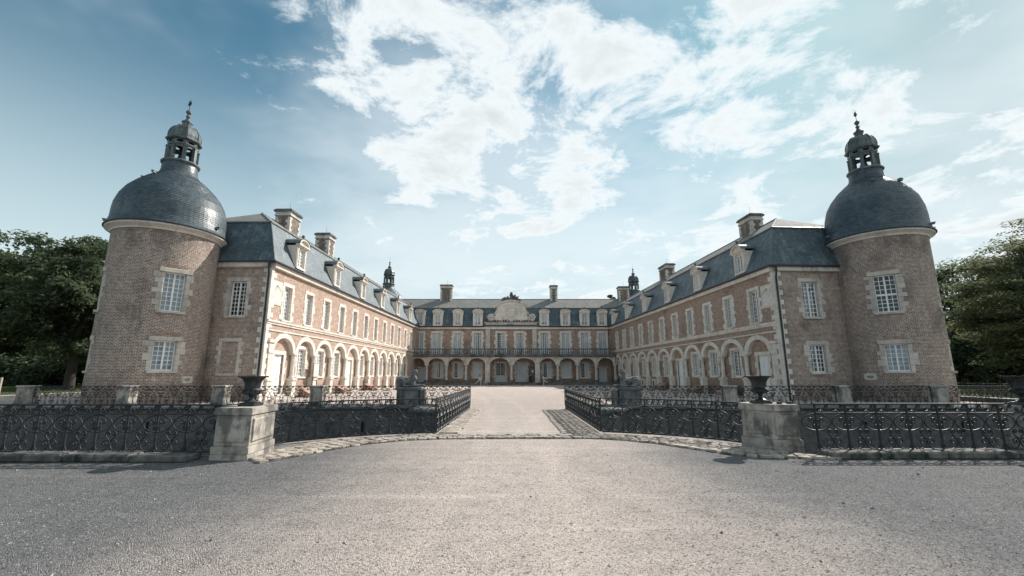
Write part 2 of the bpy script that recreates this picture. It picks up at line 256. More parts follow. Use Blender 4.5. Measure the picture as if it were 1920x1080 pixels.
# ------------------------------------------------------------------ mesh helpers
class MB:
    def __init__(s): s.v = []; s.f = []; s.uv = []; s.mi = []
    def quad(s, pts, uvs=None, m=0):
        i = len(s.v); s.v += [tuple(p) for p in pts]; s.f.append(tuple(range(i, i + len(pts)))); s.mi.append(m)
        if uvs is None:
            a = Vector(pts[1]) - Vector(pts[0]); b = Vector(pts[-1]) - Vector(pts[0]); n = a.cross(b)
            if abs(n.z) > 0.85 * n.length: uvs = [(p[0], p[1]) for p in pts]
            else:
                h = Vector((-n.y, n.x, 0)); h = h.normalized() if h.length > 1e-9 else Vector((1, 0, 0))
                if (abs(h.x) > abs(h.y) and h.x < 0) or (abs(h.y) >= abs(h.x) and h.y < 0): h = -h
                up = n.normalized().cross(h) if n.length > 1e-12 else Vector((0, 0, 1))
                if up.z < 0: up = -up
                uvs = [(Vector(p).dot(h), Vector(p).dot(up)) for p in pts]
        s.uv += uvs
    def box(s, x0, x1, y0, y1, z0, z1, m=0):
        c = [(x, y, z) for z in (z0, z1) for y in (y0, y1) for x in (x0, x1)]
        for q in ((0, 2, 3, 1), (4, 5, 7, 6), (0, 1, 5, 4), (1, 3, 7, 5), (3, 2, 6, 7), (2, 0, 4, 6)): s.quad([c[i] for i in q], None, m)
    def lathe(s, prof, seg=24, m=0, a0=0, a1=2 * PI, c=(0, 0), radf=None):
        for k in range(seg):
            t0 = a0 + (a1 - a0) * k / seg; t1 = a0 + (a1 - a0) * (k + 1) / seg; l = 0
            for i in range(len(prof) - 1):
                (r0, z0), (r1, z1) = prof[i], prof[i + 1]; dl = math.hypot(r1 - r0, z1 - z0)
                P = lambda r, z, t: (c[0] + r * math.sin(t) * (radf(t) if radf else 1), c[1] - r * math.cos(t) * (radf(t) if radf else 1), z)
                rr = max(r0, r1)
                U = [(rr * t0, l), (rr * t1, l), (rr * t1, l + dl), (rr * t0, l + dl)]
                if r0 < 1e-5: s.quad([P(0, z0, t0), P(r1, z1, t1), P(r1, z1, t0)], [U[0], U[2], U[3]], m)
                elif r1 < 1e-5: s.quad([P(r0, z0, t0), P(r0, z0, t1), P(0, z1, t0)], U[:3], m)
                else: s.quad([P(r0, z0, t0), P(r0, z0, t1), P(r1, z1, t1), P(r1, z1, t0)], U, m)
                l += dl
    def tube(s, pts, r, sides=5, m=0, closed=False, r2=None):
        pts = [Vector(p) for p in pts]; n = len(pts); rings = []
        for i, p in enumerate(pts):
            if closed: d = pts[(i + 1) % n] - pts[i - 1]
            else: d = pts[min(i + 1, n - 1)] - pts[max(i - 1, 0)]
            d = d.normalized() if d.length > 1e-9 else Vector((0, 0, 1))
            a = d.cross(Vector((0, 1, 0)))
            if a.length < 0.3: a = d.cross(Vector((1, 0, 0)))
            a.normalize(); b = d.cross(a)
            rr = r if r2 is None else r + (r2 - r) * i / max(n - 1, 1)
            rings.append([p + (a * math.cos(2 * PI * k / sides) + b * math.sin(2 * PI * k / sides)) * rr for k in range(sides)])
        rg = range(n) if closed else range(n - 1); base = len(s.v)
        for R in rings: s.v += [tuple(q) for q in R]
        for i in rg:
            j = (i + 1) % n
            for k in range(sides):
                k2 = (k + 1) % sides
                s.f.append((base + i * sides + k, base + i * sides + k2, base + j * sides + k2, base + j * sides + k)); s.mi.append(m); s.uv += [(0, 0), (.05, 0), (.05, .05), (0, .05)]
    def mesh(s, name, mats, smooth=False, weld=False):
        me = bpy.data.meshes.new(name); me.from_pydata(s.v, [], s.f)
        ul = me.uv_layers.new(name='UVMap'); ul.data.foreach_set('uv', np.array(s.uv, dtype=np.float32).ravel())
        for mt in mats: me.materials.append(MT(mt))
        me.polygons.foreach_set('material_index', np.array(s.mi, dtype=np.int32))
        if weld:
            bm = bmesh.new(); bm.from_mesh(me); bmesh.ops.remove_doubles(bm, verts=bm.verts, dist=1e-4); bmesh.ops.recalc_face_normals(bm, faces=bm.faces); bm.to_mesh(me); bm.free()
        if smooth: me.polygons.foreach_set('use_smooth', np.ones(len(me.polygons), dtype=bool))
        me.update(); return me

def link(name, me, parent=None, loc=(0, 0, 0), rot=0.0):
    o = bpy.data.objects.new(name, me); COL.objects.link(o); o.location = loc
    o.rotation_euler = (0, 0, rot)
    if parent: o.parent = parent
    return o
def tag(o, label, cat, group=None):
    o['label'] = label; o['category'] = cat
    if group: o['group'] = group
    return o
def thing(name, label, cat, loc=(0, 0, 0), group=None, rot=0.0):
    o = bpy.data.objects.new(name, None); COL.objects.link(o); o.location = loc; o.rotation_euler = (0, 0, rot); o.empty_display_size = 0.2
    return tag(o, label, cat, group)
def struct(name, mb, mats, kind='structure', **k):
    o = link(name, mb.mesh(name, mats, **k)); o['kind'] = kind; return o
def smooth_by_angle(me, ang=40):
    me.polygons.foreach_set('use_smooth', np.ones(len(me.polygons), dtype=bool))
    try: me.set_sharp_from_angle(angle=math.radians(ang))
    except Exception: pass
    return me

_blk = {}
def block(w, d, h, mat, bev=0.012):
    """dressed stone: x centred, y from -d/2 to d/2, z from 0 to h"""
    key = (round(w, 2), round(d, 2), round(h, 2), mat)
    if key in _blk: return _blk[key]
    bm = bmesh.new(); bmesh.ops.create_cube(bm, size=1)
    for v in bm.verts: v.co = Vector((v.co.x * key[0], v.co.y * key[1], (v.co.z + 0.5) * key[2]))
    bmesh.ops.bevel(bm, geom=list(bm.edges), offset=min(bev, key[2] * 0.2), segments=1, affect='EDGES')
    me = bpy.data.meshes.new('block'); bm.to_mesh(me); bm.free(); me.materials.append(MT(mat)); me.uv_layers.new(name='UVMap'); _blk[key] = me; return me

# surfaces: a runs along the wall to the right as seen from outside, d inward, z up
class Plane:
    def __init__(s, o, n): s.o = Vector((o[0], o[1])); s.n = Vector(n).normalized(); s.t = Vector((s.n.y, -s.n.x)); s.r = math.atan2(s.t.y, s.t.x)
    def pt(s, a, d, z): q = s.o + s.t * a + s.n * d; return (q.x, q.y, z)
    def rot(s, a): return s.r
class Cyl:                         # angle 0 faces -Y, grows towards +X
    def __init__(s, c, r): s.c = c; s.R = r
    def pt(s, a, d, z): t = a / s.R; return (s.c[0] + (s.R - d) * math.sin(t), s.c[1] - (s.R - d) * math.cos(t), z)
    def rot(s, a): return a / s.R
def wall_grid(mb, S, a0, a1, z0, z1, holes, depth=0.24, m=0, step=None, d0=0.0):
    A = {a0, a1}; Z = {z0, z1}
    for h in holes: A |= {h[0], h[1]}; Z |= {h[2], h[3]}
    if step:
        n = int((a1 - a0) / step)
        for i in range(n + 1): A.add(a0 + (a1 - a0) * i / n)
    A = sorted(A); Z = sorted(Z)
    for i in range(len(A) - 1):
        for j in range(len(Z) - 1):
            ca = (A[i] + A[i + 1]) / 2; cz = (Z[j] + Z[j + 1]) / 2
            if A[i + 1] - A[i] < 1e-6 or Z[j + 1] - Z[j] < 1e-6: continue
            if any(h[0] < ca < h[1] and h[2] < cz < h[3] for h in holes): continue
            q = [(A[i], Z[j]), (A[i + 1], Z[j]), (A[i + 1], Z[j + 1]), (A[i], Z[j + 1])]
            mb.quad([S.pt(a, d0, z) for a, z in q], q, m)
    for (b0, b1, c0, c1) in holes:
        for (p, q) in (((b0, c0), (b0, c1)), ((b0, c1), (b1, c1)), ((b1, c1), (b1, c0)), ((b1, c0), (b0, c0))):
            mb.quad([S.pt(p[0], d0, p[1]), S.pt(q[0], d0, q[1]), S.pt(q[0], d0 + depth, q[1]), S.pt(p[0], d0 + depth, p[1])], None, m)
def sub(p, b): return (p[0] - b[0], p[1] - b[1], p[2] - b[2])

# ------------------------------------------------------------------ windows
_win = {}
def win_meshes(w, h, cols, rows, door=0.0, leaves=2, transom=0.0, paint='white_paint', single=False):
    key = (round(w, 2), round(h, 2), cols, rows, door, leaves, transom, paint, single)
    if key in _win: return _win[key]
    f = MB(); T = 0.033; fw = 0.08
    f.box(-w / 2, w / 2, 0, 0.07, 0, fw); f.box(-w / 2, w / 2, 0, 0.07, h - fw, h)
    f.box(-w / 2, -w / 2 + fw, 0.001, 0.069, fw, h - fw); f.box(w / 2 - fw, w / 2, 0.001, 0.069, fw, h - fw)
    if leaves == 2: f.box(-0.045, 0.045, -0.012, 0.066, fw, h - fw)
    segs = [(fw, h - fw)]
    if door: f.box(-w / 2 + fw, w / 2 - fw, 0.01, 0.06, fw, door); segs = [(door, h - fw)]
    if door:
        for sx in (-1, 1):
            cx = sx * (w / 4 - 0.01); f.box(cx - w / 7, cx + w / 7, -0.004, 0.012, fw + 0.1, door - 0.1)
    if transom: f.box(-w / 2 + fw, w / 2 - fw, -0.015, 0.064, transom - 0.06, transom + 0.06); segs = [(fw, transom - 0.06), (transom + 0.06, h - fw)]
    panes = []; per = cols // leaves; sides = [(-w / 2 + fw, -0.045), (0.045, w / 2 - fw)] if leaves == 2 else [(-w / 2 + fw, w / 2 - fw)]
    nrows = rows if len(segs) == 1 else rows // 2
    for (zb, zt) in segs:
        for (xa, xb) in sides:
            for i in range(1, per): x = xa + (xb - xa) * i / per; f.box(x - T / 2, x + T / 2, 0.012, 0.05, zb, zt)
            for j in range(1, nrows): z = zb + (zt - zb) * j / nrows; f.box(xa, xb, 0.014, 0.048, z - T / 2, z + T / 2)
            for i in range(per):
                for j in range(nrows):
                    panes.append((xa + (xb - xa) * (i + .5) / per, zb + (zt - zb) * (j + .5) / nrows, (xb - xa) / per - T * 0.6, (zt - zb) / nrows - T * 0.6))
    fm = f.mesh('window_frame', [paint])
    g = MB(); r2 = random.Random(int(w * 100 + h * 10 + rows))
    for (x, z, pw, ph) in panes:
        tx = r2.uniform(-.009, .009); tz = r2.uniform(-.009, .009)
        g.quad([(x - pw / 2, 0.032 - tx - tz, z - ph / 2), (x + pw / 2, 0.032 + tx - tz, z - ph / 2), (x + pw / 2, 0.032 + tx + tz, z + ph / 2), (x - pw / 2, 0.032 - tx + tz, z + ph / 2)])
    gm = g.mesh('glazing', ['glass'])
    pm = None
    if single:
        x, z, pw, ph = panes[0]; q = MB(); q.box(-pw / 2, pw / 2, -0.003, 0.003, -ph / 2, ph / 2); pm = q.mesh('pane', ['glass'])
    c = MB(); n = 14
    for i in range(n):
        xa = -w / 2 + 0.02 + (w - 0.04) * i / n; xb = -w / 2 + 0.02 + (w - 0.04) * (i + 1) / n
        ya = 0.16 + 0.025 * math.sin(i * 2.1); yb = 0.16 + 0.025 * math.sin((i + 1) * 2.1); c.quad([(xa, ya, max(door, 0.03)), (xb, yb, max(door, 0.03)), (xb, yb, h - 0.03), (xa, ya, h - 0.03)])
    cm = [c.mesh('curtain', ['curtain'], smooth=True)]
    for (f0, f1, g0, g1) in ((0, .36, .66, 1), (0, .5, .5, .5), (.5, 1, .82, 1), (0, .2, .45, 1)):
        c = MB()
        for (p0, p1) in ((f0, f1), (g0, g1)):
            if p1 - p0 < .02: continue
            for i in range(8):
                xa = -w / 2 + .02 + (w - .04) * (p0 + (p1 - p0) * i / 8); xb = -w / 2 + .02 + (w - .04) * (p0 + (p1 - p0) * (i + 1) / 8); ya = .17 + .03 * math.sin(i * 2.3 + p0); yb = .17 + .03 * math.sin((i + 1) * 2.3 + p0)
                c.quad([(xa, ya, max(door, .03)), (xb, yb, max(door, .03)), (xb, yb, h - .03), (xa, ya, h - .03)])
        cm.append(c.mesh('curtain', ['curtain'], smooth=True))
    bk = MB(); bk.box(-w / 2 - 0.05, w / 2 + 0.05, 0.45, 0.47, -0.05, h + 0.05); bm_ = bk.mesh('room_backing', ['dark_room'])
    _win[key] = (fm, gm, cm, bm_, pm, panes); return _win[key]
def add_window(root, base, S, a, z0, w, h, cols=4, rows=8, depth=0.2, curtain=False, door=0.0, leaves=2, transom=0.0, surround='limestone', single=False, paint='white_paint', quoin=True, sill=True, d0=0.0, nq=7, qw=(0.24, 0.40), backing=True):
    fm, gm, cm, bm_, pm, panes = win_meshes(w, h, cols, rows, door, leaves, transom, paint, single)
    loc = sub(S.pt(a, depth + d0, z0), base); r = S.rot(a)
    o = link('door' if door else 'window', fm, root, loc, r)
    if single:
        r2 = random.Random(int(a * 37 + z0 * 11))
        for (x, z, pw, ph) in panes:
            q = link('pane', pm, o, (x, 0.032, z)); q.rotation_euler = (r2.uniform(-.06, .06), 0, r2.uniform(-.06, .06))
    else: link('glazing', gm, o)
    if curtain: rc = random.Random(int(a * 53 + z0 * 29)); link('curtain', cm[curtain - 1] if curtain > 1 else (cm[0] if rc.random() < .5 else rc.choice(cm)), o)
    if backing: link('room_backing', bm_, o)
    if surround:
        inv = Matrix.Rotation(-r, 3, 'Z'); lo = Vector(loc)
        def put(nm, me, aa, dd, z, extra=0.0):
            P = Vector(sub(S.pt(aa, dd + d0, z), base)); q = link(nm, me, o, inv @ (P - lo), S.rot(aa) - r)
        th = 0.20
        if quoin:
            rq = random.Random(int(a * 91 + z0 * 17 + w * 5))
            for sx in (-1, 1):
                cuts = [0.0]
                while cuts[-1] < h - 0.5: cuts.append(cuts[-1] + rq.choice((0.26, 0.32, 0.38)))
                cuts.append(h); wide = rq.random() < .5
                for k in range(len(cuts) - 1):
                    bw = round(rq.uniform(qw[1] - .08, qw[1] + .06), 2) if wide else round(rq.uniform(qw[0] - .03, qw[0] + .03), 2); wide = (not wide) if rq.random() < .78 else wide
                    put('stone', block(bw, th, cuts[k + 1] - cuts[k] - 0.006, surround), a + sx * (w / 2 + bw / 2 - 0.005), th / 2 - 0.03 + rq.uniform(-.004, .006), z0 + cuts[k])
        put('lintel', block(w + 0.5, th + 0.01, 0.24, surround), a, th / 2 - 0.036, z0 + h - 0.004)
        if sill: put('sill', block(w + 0.3, th + 0.08, 0.12, surround), a, th / 2 - 0.07, z0 - 0.118)
    return o

# ------------------------------------------------------------------ building pieces
def ring_mesh(name, ai, bi, ao, bo, d0, d1, mats, n=18):
    b = MB()
    for k in range(n):
        t0 = PI * k / n; t1 = PI * (k + 1) / n
        I = [(-ai * math.cos(t), bi * math.sin(t)) for t in (t0, t1)]; O = [(-ao * math.cos(t), bo * math.sin(t)) for t in (t0, t1)]
        b.quad([(I[0][0], d0, I[0][1]), (I[1][0], d0, I[1][1]), (O[1][0], d0, O[1][1]), (O[0][0], d0, O[0][1])])
        b.quad([(I[0][0], d0, I[0][1]), (I[1][0], d0, I[1][1]), (I[1][0], d1, I[1][1]), (I[0][0], d1, I[0][1])])
        b.quad([(O[0][0], d0, O[0][1]), (O[1][0], d0, O[1][1]), (O[1][0], d1, O[1][1]), (O[0][0], d1, O[0][1])])
    return b.mesh(name, mats)
def arch_infill(mb, S, ac, ai, bi, zs, half, ztop, d=0.0, m=0, n=18):
    """wall between an arch line and ztop over one bay"""
    pts = [(ac - half, zs)] + [(ac - ai * math.cos(PI * k / n), zs + bi * math.sin(PI * k / n)) for k in range(n + 1)] + [(ac + half, zs)]
    for i in range(len(pts) - 1):
        (x0, y0), (x1, y1) = pts[i], pts[i + 1]
        if x1 - x0 < 1e-6: continue
        mb.quad([S.pt(x0, d, y0), S.pt(x1, d, y1), S.pt(x1, d, ztop), S.pt(x0, d, ztop)], [(x0, y0), (x1, y1), (x1, ztop), (x0, ztop)], m)
def col_meshes(tag_, r, z0, z1, capw, mat):
    s = MB(); s.lathe([(r * 1.35, z0), (r * 1.35, z0 + .06), (r * 1.12, z0 + .12), (r, z0 + .16), (r * 0.98, (z0 + z1) / 2), (r * .9, z1)], 14); sh = smooth_by_angle(s.mesh('column', [mat]))
    c = MB(); c.lathe([(r * .95, z1), (r * 1.12, z1 + .05), (r * 1.0, z1 + .09), (r * 1.3, z1 + .24), (r * 1.45, z1 + .27)], 14); c.box(-capw / 2, capw / 2, -r * 1.5, r * 1.5, z1 + .27, z1 + .37); cp = smooth_by_angle(c.mesh('capital', [mat]))
    return sh, cp
def solid_door(w, h, paint):
    b = MB(); b.box(-w / 2, w / 2, 0, 0.06, 0, h); b.box(-0.012, 0.012, -0.012, 0.0, 0.02, h - 0.02)
    for sx in (-1, 1):
        for (za, zb) in ((0.12, 0.42 * h), (0.47 * h, 0.72 * h), (0.76 * h, h - 0.12)):
            x0, x1 = sorted((sx * 0.07, sx * (w / 2 - 0.07))); b.box(x0, x1, -0.018, 0.0, za, zb); b.box(x0 + .05, x1 - .05, -0.03, -0.018, za + .05, zb - .05)
    return b.mesh('door', [paint])
_hm = None
def handle_mesh():
    global _hm
    if _hm is None:
        b = MB(); b.lathe([(0, 0), (.02, 0), (.02, .02), (.012, .03), (.03, .05), (.03, .07), (0, .08)], 8); _hm = b.mesh('handle', ['gutter'])
    return _hm

_dm = {}
def dormer_meshes(k, w=1.3, h=1.62):
    if k in _dm: return _dm[k]
    ow = 0.43; stone = MB(); oz0, oz1 = 0.12, h - 0.18
    S = Plane((0, 0), (0, 1)); wall_grid(stone, S, -w / 2, w / 2, 0, h, [(-ow, ow, oz0, oz1)], 0.2)
    for sx in (-1, 1):
        x = sx * w / 2; stone.quad([(x, 0, 0), (x, 2.2, 0), (x, 2.2, h), (x, 0, h)])
        stone.box(min(sx * (ow + .02), sx * (ow + .15)), max(sx * (ow + .02), sx * (ow + .15)), -0.035, 0.0, oz0 - .05, oz1 + .02)
    stone.box(-ow - .2, ow + .2, -0.05, 0.0, oz0 - .17, oz0 - .052); stone.box(-ow - .15, ow + .15, -0.035, 0.0, oz1 + .022, oz1 + .14)
    body = stone.mesh('dormer', ['limestone'])
    ped = MB(); n = 14; W = w / 2 + 0.10; ped.box(-W, W, -0.2, 0.1, h, h + .1); ped.box(-W + .06, W - .06, -0.12, 0.1, h - .09, h)
    arc = [(-W * math.cos(PI * i / n), h + .1 + 0.46 * math.sin(PI * i / n)) for i in range(n + 1)]; ins = [(x * .8, h + .12 + (z - h - .1) * .72) for x, z in arc]
    for i in range(n):
        a, b_, c, d = arc[i], arc[i + 1], ins[i + 1], ins[i]
        ped.quad([(a[0], -.2, a[1]), (b_[0], -.2, b_[1]), (c[0], -.2, c[1]), (d[0], -.2, d[1])]); ped.quad([(d[0], -.2, d[1]), (c[0], -.2, c[1]), (c[0], -.03, c[1]), (d[0], -.03, d[1])])
        ped.quad([(d[0], -.03, d[1]), (c[0], -.03, c[1]), (0, -.03, h + .12)])
    pm = ped.mesh('pediment', ['limestone'])
    rf = MB(); o = 0.035
    for i in range(n):
        a, b_ = arc[i], arc[i + 1]; f = lambda q: (q[0] * 1.03, q[1] + o)
        a, b_ = f(a), f(b_); rf.quad([(a[0], -.24, a[1]), (b_[0], -.24, b_[1]), (b_[0], 2.4, b_[1]), (a[0], 2.4, a[1])]); rf.quad([(a[0], -.24, a[1]), (b_[0], -.24, b_[1]), (b_[0], -.24, b_[1] - o), (a[0], -.24, a[1] - o)])
    rm = smooth_by_angle(rf.mesh('lead_roof', ['lead']), 50)
    fb = MB(); z = h + .1 + .46; fb.lathe([(.09, z - .02), (.07, z + .06), (.04, z + .1), (.05, z + .14), (.1, z + .19), (.115, z + .26), (.09, z + .33), (.03, z + .37), (0, z + .38)], 10); fm = fb.mesh('finial', ['stone_dark'], smooth=True)
    _dm[k] = (body, pm, rm, fm, ow * 2, oz0, oz1 - oz0); return _dm[k]
def add_dormer(root, base, S, a, z, d=-0.27, curtain=False, finial=True, key='wing', w=1.3, h=1.62):
    body, pm, rm, fm, ow, oz, oh = dormer_meshes(key, w, h)
    o = link('dormer', body, root, sub(S.pt(a, d, z), base), S.rot(a)); link('pediment', pm, o); link('lead_roof', rm, o)
    if finial: link('finial', fm, o)
    fr, gm, cm, bk, _, _ = win_meshes(ow, oh, 4, 5); link('window', fr, o, (0, .12, oz)); link('glazing', gm, o, (0, .12, oz)); link('room_backing', bk, o, (0, .12, oz))
    if curtain: link('curtain', cm[0] if (int(a * 7) % 3) else cm[1], o, (0, .12, oz))
def chimney_mesh(w, d, h, seed=0):
    b = MB(); b.box(-w / 2, w / 2, -d / 2, d / 2, 0, h - .55); n = int((h - .7) / .24)
    for k in range(n):
        e = .34 if k % 2 else .2; f = .2 if k % 2 else .34
        for sx in (-1, 1):
            for sy in (-1, 1):
                xs = sorted((sx * (w / 2 + .02), sx * (w / 2 - e))); ys = sorted((sy * (d / 2 + .02), sy * (d / 2 - f))); b.box(*xs, *ys, .1 + k * .24, .1 + k * .24 + .23, 1)
    b.box(-w / 2 - .07, w / 2 + .07, -d / 2 - .07, d / 2 + .07, h - .55, h - .42, 1); b.box(-w / 2 - .02, w / 2 + .02, -d / 2 - .02, d / 2 + .02, h - .42, h - .2, 1)
    b.box(-w / 2 - .14, w / 2 + .14, -d / 2 - .14, d / 2 + .14, h - .2, h - .06, 2); b.box(-w / 2 - .05, w / 2 + .05, -d / 2 - .05, d / 2 + .05, h - .06, h + .04, 2)
    b.tube([(.1, 0, h), (.1, 0, h + .9)], .012, 4, 2)
    return b.mesh('chimney', ['brick_chimney', 'limestone_grey', 'stone_dark'])

def make_wing(name, label, C, F, side, sp, brick, endbrick, s0, ds, nup, narc, dor0, dords, ndor, chims, endwin):
    C = Vector(C); F = Vector(F); dr = (F - C).normalized(); Lw = (F - C).length + 2.0; W = 8.0
    sg = 1 if side == 'L' else -1
    nin = Vector((-dr.y, dr.x)) if side == 'L' else Vector((dr.y, -dr.x))
    S = Plane(C, nin); E_ = Plane(C, dr); A = lambda s: sg * s; EA = lambda d: -sg * d
    base = (C.x, C.y, 0.0); root = thing(name, label, 'building', base)
    RP = lambda s, d, z: (C.x + dr.x * s + nin.x * d - base[0], C.y + dr.y * s + nin.y * d - base[1], z)
    class Loc:                                            # surface in root space
        def __init__(q, P): q.P = P
        def pt(q, a, d, z): return sub(q.P.pt(a, d, z), base)
        def rot(q, a): return q.P.rot(a)
    SL, EL = Loc(S), Loc(E_); org = (0, 0, 0)
    ZC = 8.4; ZA = 4.4; ZS = 3.05
    # ---- walls
    wl = MB(); ups = [s0 + ds * k for k in range(nup)]
    hol = [(min(A(s - .49), A(s + .49)), max(A(s - .49), A(s + .49)), 5.2, 7.5) for s in ups]
    a0, a1 = sorted((A(0), A(Lw))); wall_grid(wl, SL, a0, a1, ZA, ZC + .05, hol)
    arcs = [s0 + .1 + ds * k for k in range(narc)]; hb = ds / 2; sA, sB = arcs[0] - hb, arcs[-1] + hb
    for (p, q) in ((0, sA), (sB, Lw)):
        if q - p > .02: x0, x1 = sorted((A(p), A(q))); wall_grid(wl, SL, x0, x1, -0.3, ZA, [])
    for s in arcs: arch_infill(wl, SL, A(s), 1.3, 1.05, ZS, hb, ZA)
    lo = []; doors = (0, 4)
    for k, s in enumerate(arcs):
        lo.append((A(s) - .575, A(s) + .575, .3, 2.9) if k in doors else (A(s) - .55, A(s) + .55, 1.42, 3.42))
    x0, x1 = sorted((A(sA), A(sB))); wall_grid(wl, SL, x0, x1, -0.3, ZA, lo, .18, d0=.27)
    for s in (sA, sB): wl.quad([SL.pt(A(s), 0, -.3), SL.pt(A(s), .27, -.3), SL.pt(A(s), .27, ZA), SL.pt(A(s), 0, ZA)])
    # end wall towards the moat
    eh = []
    for (d, z0, z1, kind) in endwin:
        if kind != 'blind': eh.append((EA(d) - .53, EA(d) + .53, z0, z1))
    x0, x1 = sorted((EA(0), EA(W))); wall_grid(wl, EL, x0, x1, -2.6, ZC + .05, eh, m=1)
    wl.quad([RP(0, W, -2.6), RP(Lw, W, -2.6), RP(Lw, W, ZC), RP(0, W, ZC)]); wl.quad([RP(Lw, 0, -.3), RP(Lw, W, -.3), RP(Lw, W, ZC), RP(Lw, 0, ZC)])
    wl.quad([RP(0, 0, ZC + .02), RP(Lw, 0, ZC + .02), RP(Lw, W, ZC + .02), RP(0, W, ZC + .02)])
    link('wall', wl.mesh('wall', [brick, endbrick]), root)
    # ---- windows
    for k, s in enumerate(ups): add_window(root, org, SL, A(s), 5.2, .98, 2.3, 4, 8, curtain=1 if (k * 7 + sp) % 3 == 0 else (2 if k % 3 == 1 else 0), surround='limestone', nq=8)
    for k, s in enumerate(arcs):
        if k in doors:
            me = solid_door(1.15, 2.6, 'white_paint'); o = link('door', me, root, SL.pt(A(s), .39, .3), SL.rot(0)); link('handle', handle_mesh(), o, (.1, -.08, 1.0))
            for dx in (-1, 1):
                for j in range(6): link('stone', block(.22 if (j + (dx > 0)) % 2 else .36, .16, .43, 'limestone'), o, (dx * (.575 + (.11 if (j + (dx > 0)) % 2 else .18)), -.07, j * .434))
            link('lintel', block(1.7, .17, .26, 'limestone'), o, (0, -.075, 2.6)); 
            for j in range(2): link('doorstep', block(1.6 + .3 * (1 - j), .5 + .3 * (1 - j), .15, 'limestone_grey'), root, SL.pt(A(s), .15 + .15 * j, .0 + .15 * j), SL.rot(0))
        else: add_window(root, org, SL, A(s), 1.42, 1.1, 2.0, 4, 7, depth=.16, d0=.27, nq=7, curtain=1 if (k + sp) % 4 == 1 else (2 if k % 3 == 0 else 0))
    for (d, z0, z1, kind) in endwin:
        if kind == 'blind':
            o = link('blind_window', block(1.06, .1, z1 - z0, 'limestone'), root, EL.pt(EA(d), .06, z0), EL.rot(0))
            b = MB(); b.box(-.5, .5, -.045, 0.0, .03, z1 - z0 - .03); link('brick_infill', b.mesh('brick_infill', [endbrick]), o, (0, -.02, 0))
            hh = (z1 - z0) / 7
            for j in range(7):
                for dx in (-1, 1):
                    w_ = (.2, .34)[(j + (dx > 0)) % 2]; link('stone', block(w_, .2, hh - .004, 'limestone_grey'), o, (dx * (.52 + w_ / 2), .01, j * hh))
            link('lintel', block(1.46, .21, .22, 'limestone_grey'), o, (0, .005, z1 - z0)); link('sill', block(1.46, .21, .18, 'limestone_grey'), o, (0, .005, -.18))
        else: add_window(root, org, EL, EA(d), z0, 1.06, z1 - z0, 4, 8 if z1 > 5 else 6, surround='surround_tower', single=True, curtain=False)
    # ---- arches, columns
    rm = ring_mesh('arch', 1.2, .97, hb - .005, 1.28, -.045, .28, ['limestone'])
    for s in arcs: link('arch', rm, root, SL.pt(A(s), 0, ZS), SL.rot(0))
    sh, cp = col_meshes(name, .15, 1.36, 2.68, .64, 'limestone'); pe = MB(); pe.box(-.26, .26, -.24, .26, -.3, 1.18); pe.box(-.32, .32, -.3, .3, 1.18, 1.3); pe.box(-.22, .22, -.22, .22, 1.3, 1.36); pe.box(-.3, .3, -.28, .28, -.3, .25); pe = pe.mesh('pedestal', ['limestone'])
    for k in range(narc + 1):
        s = arcs[0] - hb + ds * k; o = link('column', sh, root, SL.pt(A(s), .10, 0), SL.rot(0)); link('capital', cp, o); link('pedestal', pe, o)
    # ---- courses, cornice, quoins
    for (z0, z1, d, nm) in ((4.78, 4.92, .07, 'string_course'), (4.92, 5.05, .13, 'string_course'), (4.36, 4.45, .06, 'string_course')):
        b = MB(); p = [SL.pt(A(-.02), -d, 0), SL.pt(A(Lw), -d, 0), SL.pt(A(Lw), .04, 0), SL.pt(A(-.02), .04, 0)]
        lo_ = [(x, y, z0) for x, y, _ in p]; hi = [(x, y, z1) for x, y, _ in p]; b.quad(lo_); b.quad(hi)
        for i in range(4): j = (i + 1) % 4; b.quad([lo_[i], lo_[j], hi[j], hi[i]])
        link(nm, b.mesh(nm, ['limestone']), root)
    n = int(Lw / 1.15); ln = Lw / n
    for i in range(n): link('cornice_block', block(ln - .006, .34, .32, 'limestone'), root, SL.pt(A(ln * (i + .5)), -.05, ZC), SL.rot(0))
    n = int((W - .3) / .95); ln = (W - .3) / n
    for i in range(n): link('cornice_block', block(ln - .006, .34, .32, 'limestone_grey'), root, EL.pt(EA(.16 + ln * (i + .5)), -.05, ZC), EL.rot(0))
    for k in range(26):
        h = ZC / 26; e, f = ((.62, .34), (.34, .55))[k % 2]
        P = C + dr * (e / 2 - .035) + nin * (f / 2 - .035); link('quoin', block(e, f, h - .005, 'limestone'), root, (P.x - base[0], P.y - base[1], k * h), SL.rot(0))
    for k in range(10):
        link('rusticated_block', block(.56, .3, .34, 'limestone'), root, SL.pt(A(.62 + .28 * 0 + .1), .06, .1 + k * .35), SL.rot(0))
    link('pilaster_cap', block(.74, .42, .2, 'limestone'), root, SL.pt(A(.72), .04, 3.6), SL.rot(0))
    # ---- roof
    rf = MB(); e = .3; zb, zr = 11.85, 13.85; ze = ZC + .36
    e0, e1, e2, e3 = RP(-e, -e, ze), RP(Lw, -e, ze), RP(-e, W + e, ze), RP(Lw, W + e, ze)
    k0, k1, k2, k3 = RP(1.05, 1.05, zb), RP(Lw, 1.05, zb), RP(1.05, W - 1.05, zb), RP(Lw, W - 1.05, zb)
    r0, r1 = RP(4.6, W / 2, zr), RP(Lw, W / 2, zr)
    def slope(pts, m):                                     # two-piece slope with a slight sprocket kick at the eave
        rf.quad(pts, None, m)
    slope([e0, e1, k1, k0], 0); slope([e2, e0, k0, k2], 0); slope([e3, e2, k2, k3], 0)
    slope([k0, k1, r1, r0], 1); rf.quad([k2, k0, r0], None, 1); slope([k3, k2, r0, r1], 1); rf.quad([e0, e1, e3, e2], None, 0)
